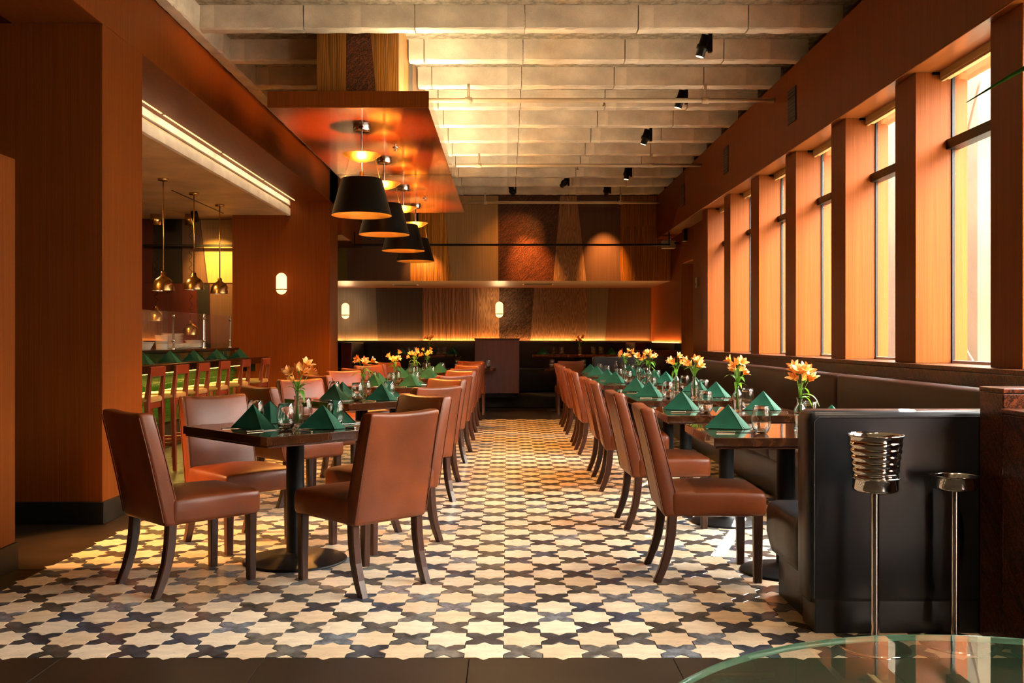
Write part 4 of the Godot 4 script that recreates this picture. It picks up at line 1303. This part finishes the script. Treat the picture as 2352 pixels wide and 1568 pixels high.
func bar_lamps():
	bell("heat_lamp", "brass bell lamp on a straight rod over the bar, first from the front", V(-4.11, 1.83, 11.31), 1.115, false)
	bell("heat_lamp", "brass bell lamp on a straight rod over the bar, second from the front", V(-4.11, 1.90, 12.42), 1.045, false)
	bell("heat_lamp", "brass bell lamp on a straight rod over the bar, third from the front", V(-4.10, 1.90, 13.5), 1.045, false)
	bell("cord_lamp", "brass bell lamp on a coiled cord, hanging in the kitchen by the column", V(-5.38, 1.53, 14.5), 1.27, true).scale = Vector3.ONE
	bell("cord_lamp", "brass bell lamp on a coiled cord, lower one behind the glass guard", V(-4.85, 1.32, 14.5), 1.48, true)
	# kitchen ceiling panel lamps
	for q in [[-5.35, 12.4, "near the kitchen wall"], [-5.6, 9.4, "over the near end of the bar"]]:
		var t := thing("ceiling_light", "square recessed ceiling light in the bar ceiling " + q[2], "light", V(q[0], 3.17, q[1]))
		mi("frame", boxm(Vector3(0.32, 0.012, 0.32), 0.003), M.white_paint, t, Vector3(0, -0.006, 0))
		mi("diffuser", boxm(Vector3(0.26, 0.008, 0.26), 0.002), M.panel_lamp, t, Vector3(0, -0.014, 0))
		area("ceiling_light_area", V(q[0], 3.145, q[1]), V(q[0], 0, q[1]), Color(1.0, 0.70, 0.38), 5.0, Vector2(0.26, 0.26))
	# globe lamp over the near end of the bar, behind the column
	var gl := thing("globe_lamp", "round globe lamp over the bar, hidden behind the wide column", "lamp", V(-5.5, 2.7, 8.7))
	var gs := begin(true)
	lathe(gs, [Vector2(0, -0.14), Vector2(0.1, -0.1), Vector2(0.14, 0), Vector2(0.1, 0.1), Vector2(0, 0.14)], 20)
	mi("globe", done(gs), M.sconce_glow, gl)
	gs = begin(true)
	tube(gs, [Vector3(0, 0.13, 0), Vector3(0, 0.47, 0)], [0.01], 8)
	mi("rod", done(gs), M.brass, gl)
	omni("globe_light", V(-5.5, 2.7, 8.7), Color(1.0, 0.72, 0.40), 0.9, 0.12)
	# light strip washing the white bulkhead over the bar opening
	for k in 4:
		var d := 8.05 + 1.87 * k
		tag(mi("led_strip", boxm(Vector3(0.02, 0.006, 1.8), 0.002), M.led_dim, self, V(-3.27, 3.386, d)), "thin light strip under the beam washing the bar bulkhead, %s length" % ORD[k], "light", "LED strips on the bar bulkhead")
		area("led_strip_light", V(-3.27, 3.38, d), V(-3.42, 3.2, d), Color(1.0, 0.86, 0.66), 0.2, Vector2(1.8, 0.02))
	# spotlight on the kitchen wall
	var t := thing("track_spotlight", "black spotlight in the bar aimed at the yellow lit panel", "spotlight", V(-4.68, 3.05, 14.2), 0.0, "ceiling spotlights")
	var s := begin(true)
	tube(s, [Vector3(0, 0.1, 0.06), Vector3(0, -0.02, -0.03), Vector3(0, -0.03, -0.035)], [0.05, 0.05, 0.042], 16)
	mi("housing", done(s), M.black_metal, t)
	spot("spot_light", V(-4.68, 3.0, 14.26), V(-4.62, 2.25, 15.1), Color(1.0, 0.76, 0.36), 6.5, 33.0, 0.02)
	# spotlight in the corridor on the left, outside the picture
	var cl := thing("track_spotlight", "black spotlight in the side corridor aimed at the star tiles", "spotlight", V(-6.2, 3.0, 5.0), 0.0, "ceiling spotlights")
	s = begin(true)
	tube(s, [Vector3(-0.12, 0.07, 0), Vector3(0.0, 0.0, 0), Vector3(0.01, -0.006, 0)], [0.05, 0.05, 0.04], 16)
	mi("housing", done(s), M.black_metal, cl)
	mi("bracket", boxm(Vector3(0.03, 0.34, 0.03), 0.004), M.black_metal, cl, Vector3(-0.08, 0.22, 0))
	spot("spot_light", V(-6.16, 2.97, 5.0), V(-2.0, 0.0, 5.85), Color(1.0, 0.70, 0.42), 95.0, 10.0, 0.05)

# ---------------------------------------------------------------- foreground
func foreground():
	var t := thing("bucket_stand", "chrome wine bucket stand with a ribbed bucket in its ring", "stand", V(1.489, 0, 3.83), 0.0, "chrome bucket stands")
	var u := thing("bucket_stand", "empty chrome bucket stand beside the burl post", "stand", V(1.835, 0, 3.88), 0.0, "chrome bucket stands")
	for q in [t, u]:
		var s := begin(true)
		lathe(s, [Vector2(0.14, 0.0), Vector2(0.14, 0.006), Vector2(0.13, 0.012), Vector2(0.03, 0.022), Vector2(0.018, 0.03)], 40)
		mi("base", done(s), M.chrome, q)
		s = begin(true)
		lathe(s, [Vector2(0.0165, 0.02), Vector2(0.0165, 0.635)], 20)
		mi("pole", done(s), M.chrome, q)
		s = begin(true)
		lathe(s, [Vector2(0, 0.632), Vector2(0.07, 0.634), Vector2(0.086, 0.64), Vector2(0.088, 0.648), Vector2(0.088, 0.684), Vector2(0.096, 0.692), Vector2(0.098, 0.694), Vector2(0.096, 0.695), Vector2(0.084, 0.686), Vector2(0.083, 0.645), Vector2(0, 0.642)], 40)
		mi("ring", done(s), M.chrome, q)
	var s := begin(true)
	var p := [Vector2(0, 0.652), Vector2(0.078, 0.653)]
	for k in 61:
		var v := k / 60.0
		p.append(Vector2(0.080 + 0.022 * v + 0.005 * absf(sin(v * PI * 7.0)), 0.655 + 0.185 * v))
	p.append_array([Vector2(0.108, 0.858), Vector2(0.112, 0.863), Vector2(0.109, 0.866), Vector2(0.103, 0.858)])
	for k in 31:
		var v := 1.0 - k / 30.0
		p.append(Vector2(0.076 + 0.022 * v, 0.66 + 0.18 * v))
	p.append(Vector2(0, 0.66))
	lathe(s, p, 48)
	tag(mi("wine_bucket", done(s), M.chrome, self, V(1.489, 0, 3.83)), "ribbed chrome wine bucket held in the stand", "bucket")
	# round glass table in the lower corner
	var g := thing("glass_table", "round glass table cut by the lower corner of the picture", "table", V(0.702, 0, 1.038))
	s = begin(true)
	lathe(s, [Vector2(0.0, 0.75), Vector2(0.566, 0.75)], 96)
	mi("glass_top", done(s), M.green_glass, g)
	s = begin(true)
	var ring := []
	for k in 97:
		var a := TAU * k / 96.0
		ring.append(Vector3(cos(a) * 0.565, 0.745, sin(a) * 0.565))
	tube(s, ring, [0.0055], 8, false)
	mi("glass_edge", done(s), M.glass_rim, g)
	s = begin(true)
	lathe(s, [Vector2(0.2, 0.0), Vector2(0.2, 0.01), Vector2(0.04, 0.03), Vector2(0.03, 0.05), Vector2(0.03, 0.72), Vector2(0.1, 0.738), Vector2(0.0, 0.739)], 32)
	mi("pedestal", done(s), M.chrome, g)
	# vase of long leaves on it, only one leaf tip in view
	s = begin(true)
	lathe(s, [Vector2(0, 0.0), Vector2(0.05, 0.0), Vector2(0.055, 0.01), Vector2(0.045, 0.12), Vector2(0.05, 0.2), Vector2(0.047, 0.2), Vector2(0.041, 0.12), Vector2(0, 0.015)], 24)
	tag(mi("leaf_vase", done(s), M.porcelain, self, V(0.98, 0.7505, 0.92)), "white vase on the glass table, out of sight", "vase")
	var pl := thing("palm_leaves", "long green leaf blade reaching in at the upper corner", "plant", V(0.98, 0.95, 0.92))
	for q in [[[Vector3(0, -0.18, 0), V(-0.03, 0.35, 0.05), V(-0.14, 0.60, 0.17), V(-0.235, 0.66, 0.26), V(-0.29, 0.663, 0.34), V(-0.33, 0.635, 0.42)], 0.010], [[Vector3(0, -0.18, 0), Vector3(0.1, 0.4, 0.05), Vector3(0.3, 0.55, 0.2)], 0.011], [[Vector3(0.005, -0.18, 0), Vector3(0.02, 0.5, 0.15), Vector3(-0.05, 0.7, 0.4)], 0.011]]:
		s = begin(true)
		var c := Curve3D.new()
		for k in q[0].size():
			var a: Vector3 = (q[0][mini(k + 1, q[0].size() - 1)] - q[0][maxi(k - 1, 0)]) * 0.17
			c.add_point(q[0][k], -a, a)
		var pts := []
		var rad := []
		for k in 25:
			pts.append(c.sample_baked(c.get_baked_length() * k / 24.0))
			rad.append(q[1] * clampf(1.25 - pow(k / 24.0, 3.0) * 1.2, 0.06, 1.0))
		tube(s, pts, rad, 6, true, 0.25)
		mi("leaf", done(s), M.leaf, pl)
